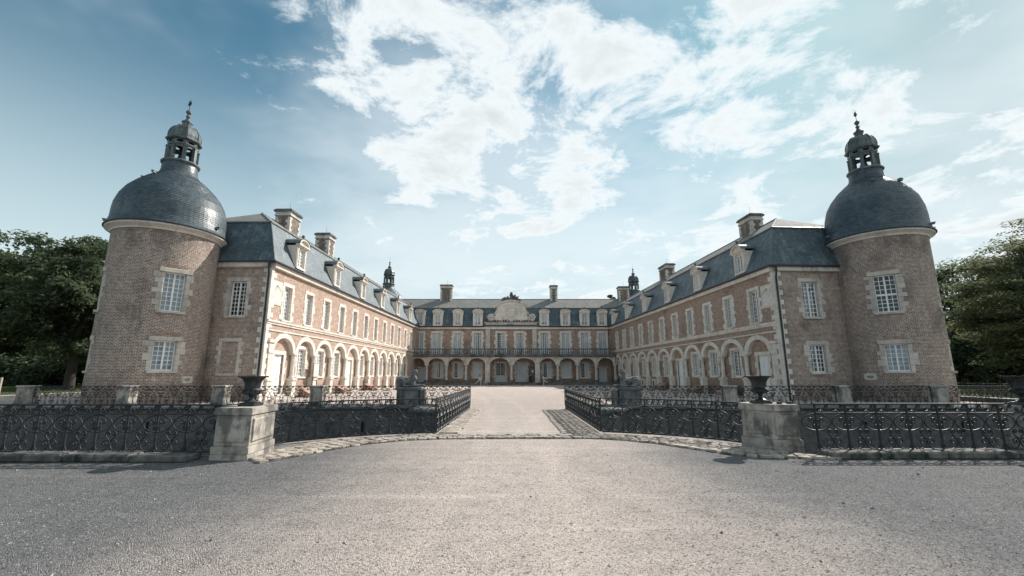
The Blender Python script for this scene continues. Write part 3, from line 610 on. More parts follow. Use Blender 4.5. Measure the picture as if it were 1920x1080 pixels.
    roof = link('roof', rf.mesh('roof', ['slate', 'slate_top']), root)
    tb = MB(); tb.tube([RP(1.02, 1.02, zb), RP(Lw, 1.02, zb)], .07, 6); tb.tube([RP(1.02, W - 1.02, zb), RP(1.02, 1.02, zb)], .07, 6); tb.tube([RP(-e, -e, ze), RP(1.03, 1.03, zb)], .04, 6); tb.tube([RP(4.6, W / 2, zr), RP(Lw, W / 2, zr)], .08, 6); tb.tube([RP(1.03, 1.03, zb), RP(4.6, W / 2, zr)], .05, 6)
    link('lead_roll', tb.mesh('lead_roll', ['lead']), roof)
    g = MB(); g.tube([RP(-e - .03, W, ze - .02), RP(-e - .03, -e - .03, ze - .02), RP(Lw, -e - .03, ze - .02)], .075, 7); link('gutter', g.mesh('gutter', ['gutter']), roof)
    for (s, w_, d_, h_, z_) in chims: link('chimney', chimney_mesh(w_, d_, h_), roof, RP(s, W / 2 - .3, z_), SL.rot(0) + PI / 2 * 0 if False else SL.rot(0))
    for k in range(ndor): add_dormer(root, org, SL, A(dor0 + dords * k), 8.98, curtain=(k + sp) % 2 == 0, key='wing')
    # ---- downpipe at the corner, on the end wall
    P = lambda d, o, z: EL.pt(EA(d), -o, z)
    dp = MB(); dp.tube([P(.02, .34, ze - .06), P(.03, .34, ze - .3), P(.13, .1, ze - .75), P(.13, .09, ze - 1.2), P(.13, .09, -.2)], .062, 8)
    for z in (1.2, 3.4, 5.6, 7.2): dp.tube([P(.13, .09, z), P(.13, .09, z + .08)], .08, 8)
    link('downpipe', dp.mesh('downpipe', ['gutter'], smooth=True), root)
    # ---- sundial panel
    sd = MB(); sd.box(-.66, .66, -.03, .05, 0, 1.58); o = link('sundial', sd.mesh('sundial', ['sundial_plaster']), root, SL.pt(A(.76 if side == 'L' else .84), 0, 6.06), SL.rot(0))
    ln_ = MB(); yy = -.034
    def line(x0, z0, x1, z1, w=.009):
        d = Vector((x1 - x0, z1 - z0)).normalized(); nx, nz = -d.y * w, d.x * w; ln_.quad([(x0 + nx, yy, z0 + nz), (x0 - nx, yy, z0 - nz), (x1 - nx, yy, z1 - nz), (x1 + nx, yy, z1 + nz)])
    for i in (0.05, .13):
        line(-.66 + i, i, .66 - i, i); line(-.66 + i, 1.58 - i, .66 - i, 1.58 - i); line(-.66 + i, i, -.66 + i, 1.58 - i); line(.66 - i, i, .66 - i, 1.58 - i)
    for i in range(9): ang = -1.25 + i * .31; x1 = max(-.5, min(.5, math.tan(ang) * 1.1)); z1 = 1.3 - (abs(x1) / max(abs(math.tan(ang)), 1e-3) if abs(ang) > .01 else 1.1); line(0, 1.32, x1, max(.15, z1))
    link('hour_lines', ln_.mesh('hour_lines', ['sundial_line']), o)
    gn = MB(); gn.tube([(0, -.03, 1.34), (-.06, -.34, .86)], .012, 5); link('gnomon', gn.mesh('gnomon', ['gutter']), o)
    return root, SL, A

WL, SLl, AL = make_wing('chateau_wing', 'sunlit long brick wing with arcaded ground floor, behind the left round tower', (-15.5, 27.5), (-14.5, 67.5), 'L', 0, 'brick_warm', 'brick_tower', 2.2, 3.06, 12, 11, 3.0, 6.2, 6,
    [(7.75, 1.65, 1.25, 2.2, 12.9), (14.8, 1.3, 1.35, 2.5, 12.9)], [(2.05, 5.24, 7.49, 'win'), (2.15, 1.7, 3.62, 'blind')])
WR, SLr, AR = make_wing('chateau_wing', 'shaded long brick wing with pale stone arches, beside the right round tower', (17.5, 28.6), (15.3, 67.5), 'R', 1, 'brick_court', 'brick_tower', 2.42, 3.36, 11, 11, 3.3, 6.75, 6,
    [(7.5, 1.75, 1.05, 2.15, 12.9), (25.6, 2.2, 1.05, 2.3, 12.9)], [(2.42, 5.29, 7.7, 'win'), (2.42, 1.72, 3.5, 'win')])

# ------------------------------------------------------------------ round towers
def make_tower(name, label, c, r, prof_fn, wins, zw, brick, seed, bell=True):
    base = (c[0], c[1], 0.0); root = thing(name, label, 'tower', base)
    S = Cyl((0, 0), r); org = (0, 0, 0); rr = random.Random(seed)
    wl = MB(); hol = []
    for (ang, z0, z1, w, kind) in wins: a = math.radians(ang) * r; hol.append((a - w / 2, a + w / 2, z0, z1))
    wall_grid(wl, S, -PI * r, PI * r, -2.6, zw, hol, .26, step=.2)
    link('wall', wl.mesh('wall', [brick], smooth=False), root)
    for i, (ang, z0, z1, w, kind) in enumerate(wins):
        a = math.radians(ang) * r
        add_window(root, org, S, a, z0, w, z1 - z0, 4, 6 if z1 < 5 else 8, surround='surround_tower', single=kind[0] == 's', curtain='c' in kind, transom=(z1 - z0) * .47 if 't' in kind else 0, nq=6, qw=(.22, .44), depth=.2)
        # relieving arch of bricks on edge
        n = 13
        for k in range(n):
            t_ = (k - (n - 1) / 2) * .085; zz = z1 + .30 - abs(t_) ** 2 * .35; q = link('arch_brick', block(.068, .08, .2, 'red_tile' if False else 'brick_piece'), root, S.pt(a + t_, .03, zz), S.rot(a + t_)); q.rotation_euler = (0, t_ * .35, S.rot(a + t_))
    # cornice blocks
    lip = prof_fn[0][0]; zl = prof_fn[0][1]; n = 22
    b = MB(); h0, h1 = zl - .36, zl - .03; R1 = lip - .06; m_ = 5; wd = 2 * PI / n - .004
    for k in range(m_):
        t0 = -wd / 2 + wd * k / m_; t1 = -wd / 2 + wd * (k + 1) / m_
        pr = [(r - .1, h0), (r + .05, h0), (r + .1, h0 + .1), (R1 - .08, h0 + .2), (R1, h0 + .24), (R1, h1), (r - .1, h1)]
        b.lathe(pr, 1, 0, t0, t1)
        if k == 0: b.quad([(x * math.sin(t0), -x * math.cos(t0), z) for x, z in pr])
        if k == m_ - 1: b.quad([(x * math.sin(t1), -x * math.cos(t1), z) for x, z in pr])
    cb = b.mesh('cornice_block', ['limestone'])
    for k in range(n): link('cornice_block', cb, root, (0, 0, 0), 2 * PI * k / n + .07)
    # dome in overlapping slate courses
    fine = []; pts = prof_fn
    tot = 0; seg = []
    for i in range(len(pts) - 1):
        d = math.hypot(pts[i + 1][0] - pts[i][0], pts[i + 1][1] - pts[i][1]); seg.append((tot, d)); tot += d
    def at(l):
        for i, (s_, d) in enumerate(seg):
            if l <= s_ + d + 1e-9:
                f = (l - s_) / d; return (pts[i][0] + (pts[i + 1][0] - pts[i][0]) * f, pts[i][1] + (pts[i + 1][1] - pts[i][1]) * f)
        return pts[-1]
    nc = int(tot / .115); 
    for k in range(nc):
        p = at(tot * k / nc); q = at(tot * (k + 1) / nc); dx, dz = q[0] - p[0], q[1] - p[1]; l = math.hypot(dx, dz); nx, nz = dz / l, -dx / l
        fine.append((p[0] + nx * .014, p[1] + nz * .014)); fine.append((q[0] + nx * .002, q[1] + nz * .002))
    db = MB(); db.lathe([(lip - .25, zl - .04), (lip, zl - .03)] + fine, 72); dome = link('dome', db.mesh('dome', ['slate_dome']), root)
    gt = MB(); gt.tube([((lip + .0) * math.sin(t), -(lip + .0) * math.cos(t), zl + .01) for t in [2 * PI * k / 64 for k in range(64)]], .035, 6, closed=True); link('eave_trim', gt.mesh('eave_trim', ['gutter']), dome)
    # small roof hooks / vents
    vb = MB(); vb.box(-.07, .07, -.16, .02, 0, .1); vb.box(-.09, .09, -.2, .03, .1, .13); vm = vb.mesh('roof_hook', ['lead'])
    for k in range(7):
        t_ = rr.uniform(-1.9, 1.9); l = rr.choice((.35, .45, tot * .72)); q = at(l); link('roof_hook', vm, dome, ((q[0] + .02) * math.sin(t_), -(q[0] + .02) * math.cos(t_), q[1]), t_)
    make_lantern(root, pts[-1][1], seed, bell)
    return root
def make_lantern(root, z, seed, bell, loc=(0, 0), s=1.0):
    O = (loc[0], loc[1], 0); zr = z
    b = MB(); b.lathe([(.9, zr - .02), (1.02, zr + .03), (1.06, zr + .1), (1.02, zr + .16), (.6, zr + .18), (0, zr + .18)], 32); link('lantern_base', smooth_by_angle(b.mesh('lantern_base', ['lead'])), root, O)
    z0 = zr + .18; H_ = 1.02; n = 8; R = .79
    pm = MB(); pm.box(-.1, .1, -.09, .09, 0, H_); pm.box(-.13, .13, -.11, .11, 0, .08); pm.box(-.13, .13, -.11, .11, H_ - .06, H_); pme = pm.mesh('pillar', ['copper_green'])
    half = R * math.sin(PI / n) - .06
    am = MB(); S0 = Plane((0, 0), (0, 1)); arch_infill(am, S0, 0, half - .02, .22, 0, half + .04, .36, 0, 0, 8); arch_infill(am, S0, 0, half - .02, .22, 0, half + .04, .36, .1, 0, 8)
    for k in range(8):
        t0, t1 = PI * k / 8, PI * (k + 1) / 8; q = lambda t, d: (-(half - .02) * math.cos(t), d, .22 * math.sin(t)); am.quad([q(t0, 0), q(t1, 0), q(t1, .1), q(t0, .1)])
    am.box(-half - .06, half + .06, -.03, .08, .36, .42); ame = am.mesh('arch', ['copper_green'])
    # frieze panel with an oval opening
    fm = MB(); W2, Hh, m_ = R * math.sin(PI / n) + .03, .34, 16
    for k in range(m_):
        t0, t1 = 2 * PI * k / m_, 2 * PI * (k + 1) / m_
        def e(t): return (.19 * math.cos(t), .085 * math.sin(t) + Hh / 2)
        def o(t):
            c, s_ = math.cos(t), math.sin(t); f = min(W2 / abs(c) if abs(c) > 1e-6 else 9, Hh / 2 / abs(s_) if abs(s_) > 1e-6 else 9); return (c * f, s_ * f + Hh / 2)
        a, b2, c_, d_ = e(t0), e(t1), o(t1), o(t0)
        fm.quad([(a[0], 0, a[1]), (b2[0], 0, b2[1]), (c_[0], 0, c_[1]), (d_[0], 0, d_[1])]); fm.quad([(a[0], 0, a[1]), (b2[0], 0, b2[1]), (b2[0], .08, b2[1]), (a[0], .08, a[1])])
    fme = fm.mesh('frieze_panel', ['copper_green'])
    ap = R * math.cos(PI / n)
    for k in range(n):
        t_ = 2 * PI * k / n; link('pillar', pme, root, (O[0] + R * math.sin(t_), O[1] - R * math.cos(t_), z0), t_)
        t2 = t_ + PI / n; link('arch', ame, root, (O[0] + ap * math.sin(t2), O[1] - ap * math.cos(t2), z0 + H_ - .3), t2); link('frieze_panel', fme, root, (O[0] + (ap + .05) * math.sin(t2), O[1] - (ap + .05) * math.cos(t2), z0 + H_ + .1), t2)
    zc = z0 + H_ + .44
    cap = MB(); cap.lathe([(.6, zc - .04), (.94, zc - .04), (1.0, zc + .02), (1.0, zc + .08), (.92, zc + .12), (.88, zc + .2), (.89, zc + .38), (.86, zc + .6), (.77, zc + .82), (.64, zc + 1.0), (.42, zc + 1.1), (.26, zc + 1.13)], 8, a0=0, a1=2 * PI); link('cap', cap.mesh('cap', ['copper_green']), root, O)
    sd = MB()
    for k in range(8):
        t_ = 2 * PI * k / 8; sd.tube([(q * math.sin(t_), -q * math.cos(t_), zz) for q, zz in ((.92, zc + .12), (.89, zc + .2), (.9, zc + .38), (.87, zc + .6), (.78, zc + .82), (.65, zc + 1.0), (.43, zc + 1.1))], .02, 4)
    link('cap_rib', sd.mesh('cap_rib', ['copper_green']), root, O)
    zt = zc + 1.13; fb = MB(); fb.lathe([(.24, zt - .03), (.27, zt + .25), (.31, zt + .3), (.31, zt + .36), (.2, zt + .4), (.09, zt + .62), (.06, zt + .66), (.12, zt + .72), (.13, zt + .8), (.06, zt + .88), (.05, zt + .95)], 12); link('finial', fb.mesh('finial', ['copper_green'], smooth=True), root, O)
    bl = MB(); bl.lathe([(0, zt + .93), (.1, zt + .96), (.16, zt + 1.06), (.16, zt + 1.12), (.1, zt + 1.22), (0, zt + 1.25)], 14); link('ball', bl.mesh('ball', ['copper_green'], smooth=True), root, O)
    sp = MB(); sp.tube([(0, 0, zt + 1.2), (0, 0, zt + 2.15)], .022, 6, r2=.006)
    if bell: sp.quad([(-.14, -.005, zt + 1.62), (.0, -.005, zt + 1.55), (.12, -.005, zt + 1.75), (0, -.005, zt + 2.0), (-.1, -.005, zt + 1.85)]); sp.quad([(-.14, .005, zt + 1.62), (.0, .005, zt + 1.55), (.12, .005, zt + 1.75), (0, .005, zt + 2.0), (-.1, .005, zt + 1.85)])
    link('spike', sp.mesh('spike', ['gutter']), root, O)
    if bell:
        bb = MB(); bb.lathe([(.3, z0 + .25), (.27, z0 + .3), (.2, z0 + .5), (.16, z0 + .62), (.06, z0 + .7), (0, z0 + .7)], 16); bb.box(-.7, .7, -.05, .05, z0 + .72, z0 + .82); bb.tube([(0, 0, z0 + .6), (0, 0, z0 + .2)], .03, 5); link('bell', bb.mesh('bell', ['gutter'], smooth=False), root, O)
mat_stone('brick_piece', (0.30, 0.20, 0.15), (0.42, 0.30, 0.23), (0.2, 0.15, 0.12), 0.5)
PL = [(3.1, 10.1), (3.0, 10.28), (2.9, 10.65), (2.88, 11.2), (2.84, 11.6), (2.68, 12.15), (2.42, 12.65), (2.05, 13.1), (1.6, 13.55), (1.22, 13.84), (1.02, 14.06), (.95, 14.3), (.93, 14.75)]
PRr = [(2.95, 10.42), (2.86, 10.6), (2.74, 10.95), (2.72, 11.6), (2.66, 12.2), (2.48, 12.9), (2.2, 13.42), (1.8, 13.95), (1.36, 14.38), (1.08, 14.62), (.96, 14.85), (.93, 15.3)]
TL_ = make_tower('round_tower', 'round brick tower with dark slate dome, left of the courtyard', (-21.4, 26.2), 2.7, PL,
    [(51.3, 5.1, 7.33, 1.06, 'sc'), (51.3, 1.8, 3.45, 1.06, 'sc'), (-46, 5.1, 7.3, 1.0, 'x'), (-46, 1.8, 3.45, 1.0, 'x')], 9.76, 'brick_tower', 3)
TR_ = make_tower('round_tower', 'round brick tower with blue slate dome, right of the courtyard', (24.55, 28.3), 2.55, PRr,
    [(-40, 5.32, 7.64, 1.1, 'st'), (-39.6, 1.78, 3.4, 1.1, 'sc'), (46, 5.3, 7.6, 1.0, 'x'), (46, 1.8, 3.4, 1.0, 'x')], 10.08, 'brick_tower', 5)
# openings low on the towers: stone with an oval hole
def oval_vent(root, r, ang, z):
    b = MB(); n = 20
    for k in range(n):
        t0, t1 = 2 * PI * k / n, 2 * PI * (k + 1) / n; e = lambda t: (.2 * math.cos(t), .09 * math.sin(t) + .2)
        def o(t):
            c, s = math.cos(t), math.sin(t); f = min(.34 / max(abs(c), 1e-6), .2 / max(abs(s), 1e-6)); return (c * f, s * f + .2)
        a, b2, c_, d_ = e(t0), e(t1), o(t1), o(t0); b.quad([(a[0], -.06, a[1]), (b2[0], -.06, b2[1]), (c_[0], -.06, c_[1]), (d_[0], -.06, d_[1])]); b.quad([(a[0], -.06, a[1]), (b2[0], -.06, b2[1]), (b2[0], .12, b2[1]), (a[0], .12, a[1])]); b.quad([(c_[0], -.06, c_[1]), (d_[0], -.06, d_[1]), (d_[0], .1, d_[1]), (c_[0], .1, c_[1])])
    b.box(-.3, .3, .12, .13, .02, .38, 1)
    t = math.radians(ang); link('vent_stone', b.mesh('vent_stone', ['limestone_grey', 'dark_room']), root, (r * math.sin(t), -r * math.cos(t), z), t)
oval_vent(TL_, 2.7, 80, 1.1); oval_vent(TR_, 2.55, -72, 1.25)

# towers at the back of the chateau: drum, dome and lantern seen over the roofs
def rear_tower(label, c, dz):
    root = thing('round_tower', label, 'tower', (c[0], c[1], 0)); b = MB(); b.lathe([(2.7, 0), (2.7, 9.8)], 40); link('wall', b.mesh('wall', ['brick_tower']), root)
    P = [(q, z + dz) for q, z in PL]; d = MB(); d.lathe([(2.7, 9.75), (3.0, 10.0)] + P, 40); link('dome', d.mesh('dome', ['slate_dome'], smooth=True), root); make_lantern(root, P[-1][1], 1, False)
rear_tower('small lead cupola rising behind the ridge of the sunlit wing', (-21.0, 73.0), 1.75); rear_tower('small lead cupola rising behind the ridge of the shaded wing', (21.0, 74.0), .8)

# ------------------------------------------------------------------ central block
def central():
    base = (0, 67.7, 0); root = thing('chateau_central_block', 'brick central block with loggia, balustraded balcony and carved pediment', 'building', base)
    S = Plane((0, 0), (0, 1)); org = (0, 0, 0); AY = -2.2
    upx = [-14.3, -11.6, -8.4, -5.3, -1.7, 1.22, 5.0, 8.28, 11.25, 14.0]
    cols = [-15.3, -12.6, -9.67, -6.78, -3.6, -.07, 3.76, 6.75, 9.64, 12.43, 15.25]
    lowx = [None, -11.2, -8.25, -5.25, -1.75, 1.45, 5.35, 8.25, 11.1, None]
    hol = [(x - .62, x + .62, 4.45, 7.86) for x in upx]
    lo = []
    for i, x in enumerate(lowx):
        if x is None: xc = (cols[i] + cols[i + 1]) / 2 + (.2 if i == 0 else -.0); lo.append((xc - .62, xc + .62, .4, 2.5))
        elif i in (4, 5): lo.append((x - .72, x + .72, .4, 3.25))
        else: lo.append((x - .62, x + .62, 1.0, 3.25))
    w = MB(); wall_grid(w, S, -16, 16.2, 4.2, 8.45, hol); wall_grid(w, S, -16, 16.2, .3, 4.2, lo, m=0)
    w.quad([(-20, 9, 0), (20, 9, 0), (20, 9, 8.5), (-20, 9, 8.5)]); w.quad([(-20, 0.3, 8.42), (20, 0.3, 8.42), (20, 9, 8.42), (-20, 9, 8.42)])
    for x in (-20, 20): w.quad([(x, 0.3, 0), (x, 9, 0), (x, 9, 8.5), (x, 0.3, 8.5)])
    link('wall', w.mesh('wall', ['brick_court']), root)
    for i, x in enumerate(upx): add_window(root, org, S, x, 4.45, 1.24, 3.41, 4, 9, curtain=True, nq=9, sill=False)
    for i, x in enumerate(lowx):
        if x is None:
            a = lo[i]; xc = (a[0] + a[1]) / 2; o = link('door', solid_door(1.24, 2.1, 'grey_paint'), root, (xc, .14, .4)); link('handle', handle_mesh(), o, (.1, -.08, 1.0)); link('lintel', block(1.7, .2, .2, 'limestone_grey'), o, (0, -.08, 2.1))
        elif i in (4, 5): add_window(root, org, S, x, .4, 1.44, 2.85, 6, 5, door=1.0, paint='grey_paint', surround='limestone_grey', sill=False, curtain=(i == 5), depth=.15)
        else: add_window(root, org, S, x, 1.0, 1.24, 2.25, 4, 6, curtain=True, surround='limestone_grey', depth=.12)
    # loggia
    fl = MB(); fl.box(-15.6, 15.6, AY - .6, .1, -.2, .38); fl.box(-15.6, 15.6, AY - .95, AY - .6, -.2, .2); link('loggia_floor', fl.mesh('loggia_floor', ['stone_dark']), root)
    F = Plane((0, AY), (0, 1)); aw = MB()
    for i in range(10):
        c0, c1 = cols[i], cols[i + 1]; xc = (c0 + c1) / 2; half = (c1 - c0) / 2; pin = (.36 if i in (3, 4, 5, 6) else .24); hi = half - pin
        x0 = xc + (.12 if i in (4, 6) else 0) - (.12 if i in (3, 5) else 0)
        arch_infill(aw, F, xc, hi, .93, 2.97, half, 4.2); arch_infill(aw, F, xc, hi, .93, 2.97, half, 4.2, d=.42)
        n = 18
        for k in range(n):
            t0, t1 = PI * k / n, PI * (k + 1) / n; q = lambda t, d: (xc - hi * math.cos(t), AY + d, 2.97 + .93 * math.sin(t)); aw.quad([q(t0, 0), q(t1, 0), q(t1, .42), q(t0, .42)])
        link('arch', ring_mesh('arch', hi - .01, .92, hi + .2, 1.13, -.04, .1, ['limestone_grey']), root, (xc, AY, 2.97))
    aw.box(-15.5, 15.5, AY + .02, AY + .4, 4.14, 4.2); link('arcade_wall', aw.mesh('arcade_wall', ['limestone_grey']), root)
    sh, cp = col_meshes('centre', .19, .78, 2.6, .66, 'limestone_grey'); pe = MB(); pe.box(-.3, .3, -.3, .3, .38, .62); pe.lathe([(.34, .62), (.36, .68), (.28, .76), (.24, .79)], 14); pe = pe.mesh('pedestal', ['stone_dark'])
    for i, x in enumerate(cols):
        if i in (4, 6):
            for k in range(10): link('pier_block', block(.72, .62, .355, 'limestone_grey'), root, (x, AY + .16, .38 + k * .36))
            for k in range(11): link('pilaster_block', block(.7, .3, .355, 'limestone_grey'), root, (x + (-.12 if i == 4 else -.3), -.02, 4.4 + k * .36))
        else: o = link('column', sh, root, (x, AY + .2, 0)); link('capital', cp, o); link('pedestal', pe, o)
    # balcony
    sl = MB(); sl.box(-15.5, 15.5, AY - .45, 0, 4.2, 4.36); sl.box(-15.5, 15.5, AY - .3, 0, 4.1, 4.2); link('balcony_slab', sl.mesh('balcony_slab', ['stone_dark']), root)
    bal = thing_part = link('balustrade', None, root); bal.empty_display_size = .1
    r1 = MB(); r1.box(-15.4, 15.4, AY - .38, AY - .12, 5.16, 5.3); link('hand_rail', r1.mesh('hand_rail', ['stone_dark']), bal); r1 = MB(); r1.box(-15.4, 15.4, AY - .36, AY - .14, 4.36, 4.46); link('plinth', r1.mesh('plinth', ['stone_dark']), bal)
    bm_ = MB(); bm_.lathe([(.075, 0), (.075, .06), (.045, .1), (.08, .22), (.085, .28), (.05, .42), (.038, .54), (.05, .6), (.075, .64), (.075, .7)], 8); bme = bm_.mesh('baluster', ['stone_dark'], smooth=True)
    for i in range(10):
        c0, c1 = cols[i], cols[i + 1]; link('post', block(.34, .27, .72, 'stone_dark'), bal, (c0 + .02 if i else c0 + .15, AY - .25, 4.45)); n = int((c1 - c0 - .5) / .27)
        for k in range(n): link('baluster', bme, bal, (c0 + .32 + (c1 - c0 - .64) * k / (n - 1), AY - .25, 4.46))
    # cornice
    n = 26
    for k in range(n):
        x = -15.6 + 31.2 * (k + .5) / n
        if -4.2 < x < 4.0: continue
        link('cornice_block', block(31.2 / n - .006, .34, .32, 'limestone'), root, (x, -.05, 8.42))
    # frontispiece entablature
    en = MB(); en.box(-4.15, 3.95, -.25, .3, 8.38, 8.62); en.box(-4.05, 3.85, -.16, .3, 8.62, 9.3); en.box(-4.3, 4.1, -.36, .3, 9.3, 9.42); en.box(-4.4, 4.2, -.46, .3, 9.42, 9.52, 1); link('entablature', en.mesh('entablature', ['limestone', 'stone_dark']), root)
    pq = MB(); pq.box(-.5, .5, -.2, -.155, 8.78, 9.18); link('plaque', pq.mesh('plaque', ['board_face']), root, (-.3, 0, 0))
    # roof
    rf = MB(); e = -.3; q = [(-20, e, 8.78), (20, e, 8.78), (20, 1.05, 11.85), (-20, 1.05, 11.85)]; rf.quad(q, None, 0); rf.quad([(-20, 1.05, 11.85), (20, 1.05, 11.85), (20, 4.5, 13.85), (-20, 4.5, 13.85)], None, 1); rf.quad([(-20, 4.5, 13.85), (20, 4.5, 13.85), (20, 9.3, 8.8), (-20, 9.3, 8.8)], None, 0)
    for x in (-20, 20): rf.quad([(x, e, 8.78), (x, 1.05, 11.85), (x, 4.5, 13.85), (x, 9.3, 8.8)], None, 0)
    roof = link('roof', rf.mesh('roof', ['slate', 'slate_top']), root)
    for (x, wx, wy, h, z) in ((-10.95, 1.9, 1.0, 3.0, 13.2), (6.95, 1.15, 1.0, 2.9, 13.2), (18.6, 1.7, 1.1, 2.7, 13.2)): link('chimney', chimney_mesh(wx, wy, h), roof, (x, 4.3, z))
    tb = MB(); tb.tube([(-20, 1.02, 11.85), (20, 1.02, 11.85)], .07, 6); tb.tube([(-20, 4.5, 13.85), (20, 4.5, 13.85)], .07, 6); link('lead_roll', tb.mesh('lead_roll', ['lead']), roof)
    g = MB()
    for xa, xb in ((-16, -4.3), (4.1, 16)): g.tube([(xa, e - .03, 8.77), (xb, e - .03, 8.77)], .08, 7)
    link('gutter', g.mesh('gutter', ['gutter']), roof)
    for x in (-14.25, -11.5, -8.4, -5.3, 5.0, 8.27, 11.25, 13.95): add_dormer(root, org, S, x, 8.95, key='centre', w=1.5, h=2.0, curtain=True)
    # carved pediment: shaped gable with segmental head
    T = Vector((-.1, 0, 9.52)); pts = [(-2.95, 0), (2.95, 0), (2.7, .35), (2.5, .9), (2.3, 1.45), (2.12, 1.9), (2.12, 2.28)]; head = []
    for k in range(17): t = PI * (0.16 + 0.68 * k / 16); head.append((2.75 * math.cos(t) / math.cos(PI * .16) * .92, 2.28 + 1.1 * (math.sin(t) - math.sin(PI * .16)) / (1 - math.sin(PI * .16))))
    outl = pts + head + [(-x, z) for x, z in pts[:1:-1]]
    b = MB(); yf, yb = -.3, .25; b.quad([(x, yf, z) for x, z in outl]); b.quad([(x, yb, z) for x, z in outl])
    for i in range(len(outl)): (x0, z0), (x1, z1) = outl[i], outl[(i + 1) % len(outl)]; b.quad([(x0, yf, z0), (x1, yf, z1), (x1, yb, z1), (x0, yb, z0)])
    ped = link('pediment', b.mesh('pediment', ['limestone']), root, T)
    hm = MB(); hh = [(x * 1.05, z) for x, z in head]
    for i in range(len(hh) - 1):
        (x0, z0), (x1, z1) = hh[i], hh[i + 1]
        for (za, zb, y) in ((-.24, .06, -.5),):
            hm.quad([(x0, y, z0 + za), (x1, y, z1 + za), (x1, y, z1 + zb), (x0, y, z0 + zb)]); hm.quad([(x0, y, z0 + zb), (x1, y, z1 + zb), (x1, .3, z1 + zb), (x0, .3, z0 + zb)]); hm.quad([(x0, y, z0 + za), (x1, y, z1 + za), (x1, -.29, z1 + za), (x0, -.29, z0 + za)])
    link('head_moulding', hm.mesh('head_moulding', ['limestone_grey']), ped)
    for sx in (-1, 1):
        v = MB(); sp_ = [((.62 - .075 * k / 3) * math.cos(k * .42) , 0, (.62 - .075 * k / 3) * math.sin(k * .42)) for k in range(24)]; v.tube([(x * sx, -.32, z) for x, _, z in sp_], .11, 6, r2=.05); v.lathe([(0, 0), (.5, 0)], 16)
        v2 = MB(); n = 20
        v2.v = []; 
        disc = [(.58 * math.cos(2 * PI * k / n), .58 * math.sin(2 * PI * k / n)) for k in range(n)]
        v.quad([(x, -.28, z) for x, z in disc]); v.quad([(x, .2, z) for x, z in disc])
        for k in range(n): a, c = disc[k], disc[(k + 1) % n]; v.quad([(a[0], -.28, a[1]), (c[0], -.28, c[1]), (c[0], .2, c[1]), (a[0], .2, a[1])])
        v.tube([(-sx * .45, -.2, .5), (-sx * .75, -.2, 1.0), (-sx * .95, -.2, 1.5), (-sx * 1.05, -.2, 1.95)], .16, 6, r2=.08)
        link('volute', v.mesh('volute', ['limestone_grey']), ped, (sx * 3.1, -.05, .62))
    sh_ = MB(); oval = [(.72 * math.cos(2 * PI * k / 28), .82 * math.sin(2 * PI * k / 28)) for k in range(28)]; sh_.tube([(x, -.36, z) for x, z in oval], .1, 6, closed=True)
    sh_.quad([(-.48, -.36, -.45), (0, -.36, -.72), (.48, -.36, -.45), (.5, -.36, .5), (-.5, -.36, .5)])
    for sx in (-1, 1):
        sh_.tube([(sx * (.85 + .5 * math.sin(k * .5) * .5), -.33, -.9 + k * .22) for k in range(9)], .09, 5); sh_.tube([(sx * (.2 + .17 * k), -.34, -1.2 + .25 * math.sin(k * .6)) for k in range(10)], .13, 5)
    sh_.tube([(-1.2 + .2 * k, -.34, 1.0 + .2 * math.sin(k * PI / 12)) for k in range(13)], .09, 5); link('cartouche', sh_.mesh('cartouche', ['limestone']), ped, (0, 0, 1.5))
    for sx in (-1, 1):                                     # garland stones along the foot
        for k in range(7): link('foot_carving', block(.34, .2, .2 + .06 * (k % 3), 'stone_dark', .05), ped, (sx * (.4 + k * .42), -.36, .0))
    # coursed stones of the pediment field, proud by a few mm
    for (z, xs) in ((.32, (-2.0, -1.35, 1.3, 1.95)), (.9, (-1.9, -1.3, 1.35, 1.9)), (1.5, (-1.75, 1.7)), (2.05, (-1.5, 1.5))):
        for x in xs: link('field_stone', block(.52 if abs(x) > 1.6 else .46, .06, .44, 'limestone'), ped, (x, -.30, z))
    # trophy on top: plume of leaves round a helmet
    tr_ = MB(); r2 = random.Random(4)
    tr_.box(-1.25, 1.25, -.3, .2, -.05, .16)
    for k in range(46):
        a = r2.uniform(.12, PI - .12); l = r2.uniform(.55, 1.05); d = Vector((math.cos(a) * 1.2, r2.uniform(-.3, .2), math.sin(a) * .85)).normalized(); o_ = Vector((math.cos(a) * .35, r2.uniform(-.2, .1), .15)); s_ = Vector((-d.z, 0, d.x)) * .11; q = o_ + d * l; mid = o_ + d * l * .6 + Vector((0, -.06, 0)); tr_.quad([o_, mid + s_, q, mid - s_])
    tr_.lathe([(.2, .1), (.24, .5), (.2, .62), (.26, .75), (.27, .95), (.2, 1.12), (.12, 1.2), (.2, 1.28), (.17, 1.4), (0, 1.46)], 10); link('trophy', tr_.mesh('trophy', ['stone_dark']), ped, (0, 0, 3.34)).scale = (1.22, 1, 0.95)
    # downpipes in the corners
    for x in (-15.0, 14.85):
        d = MB(); d.tube([(x, -.12, 8.7), (x, -.12, 4.4)], .06, 7); d.tube([(x + (.1 if x < 0 else -.1), AY + .3, 4.1), (x + (.1 if x < 0 else -.1), AY + .3, .4)], .06, 7); link('downpipe', d.mesh('downpipe', ['gutter']), root)
    return root
central()

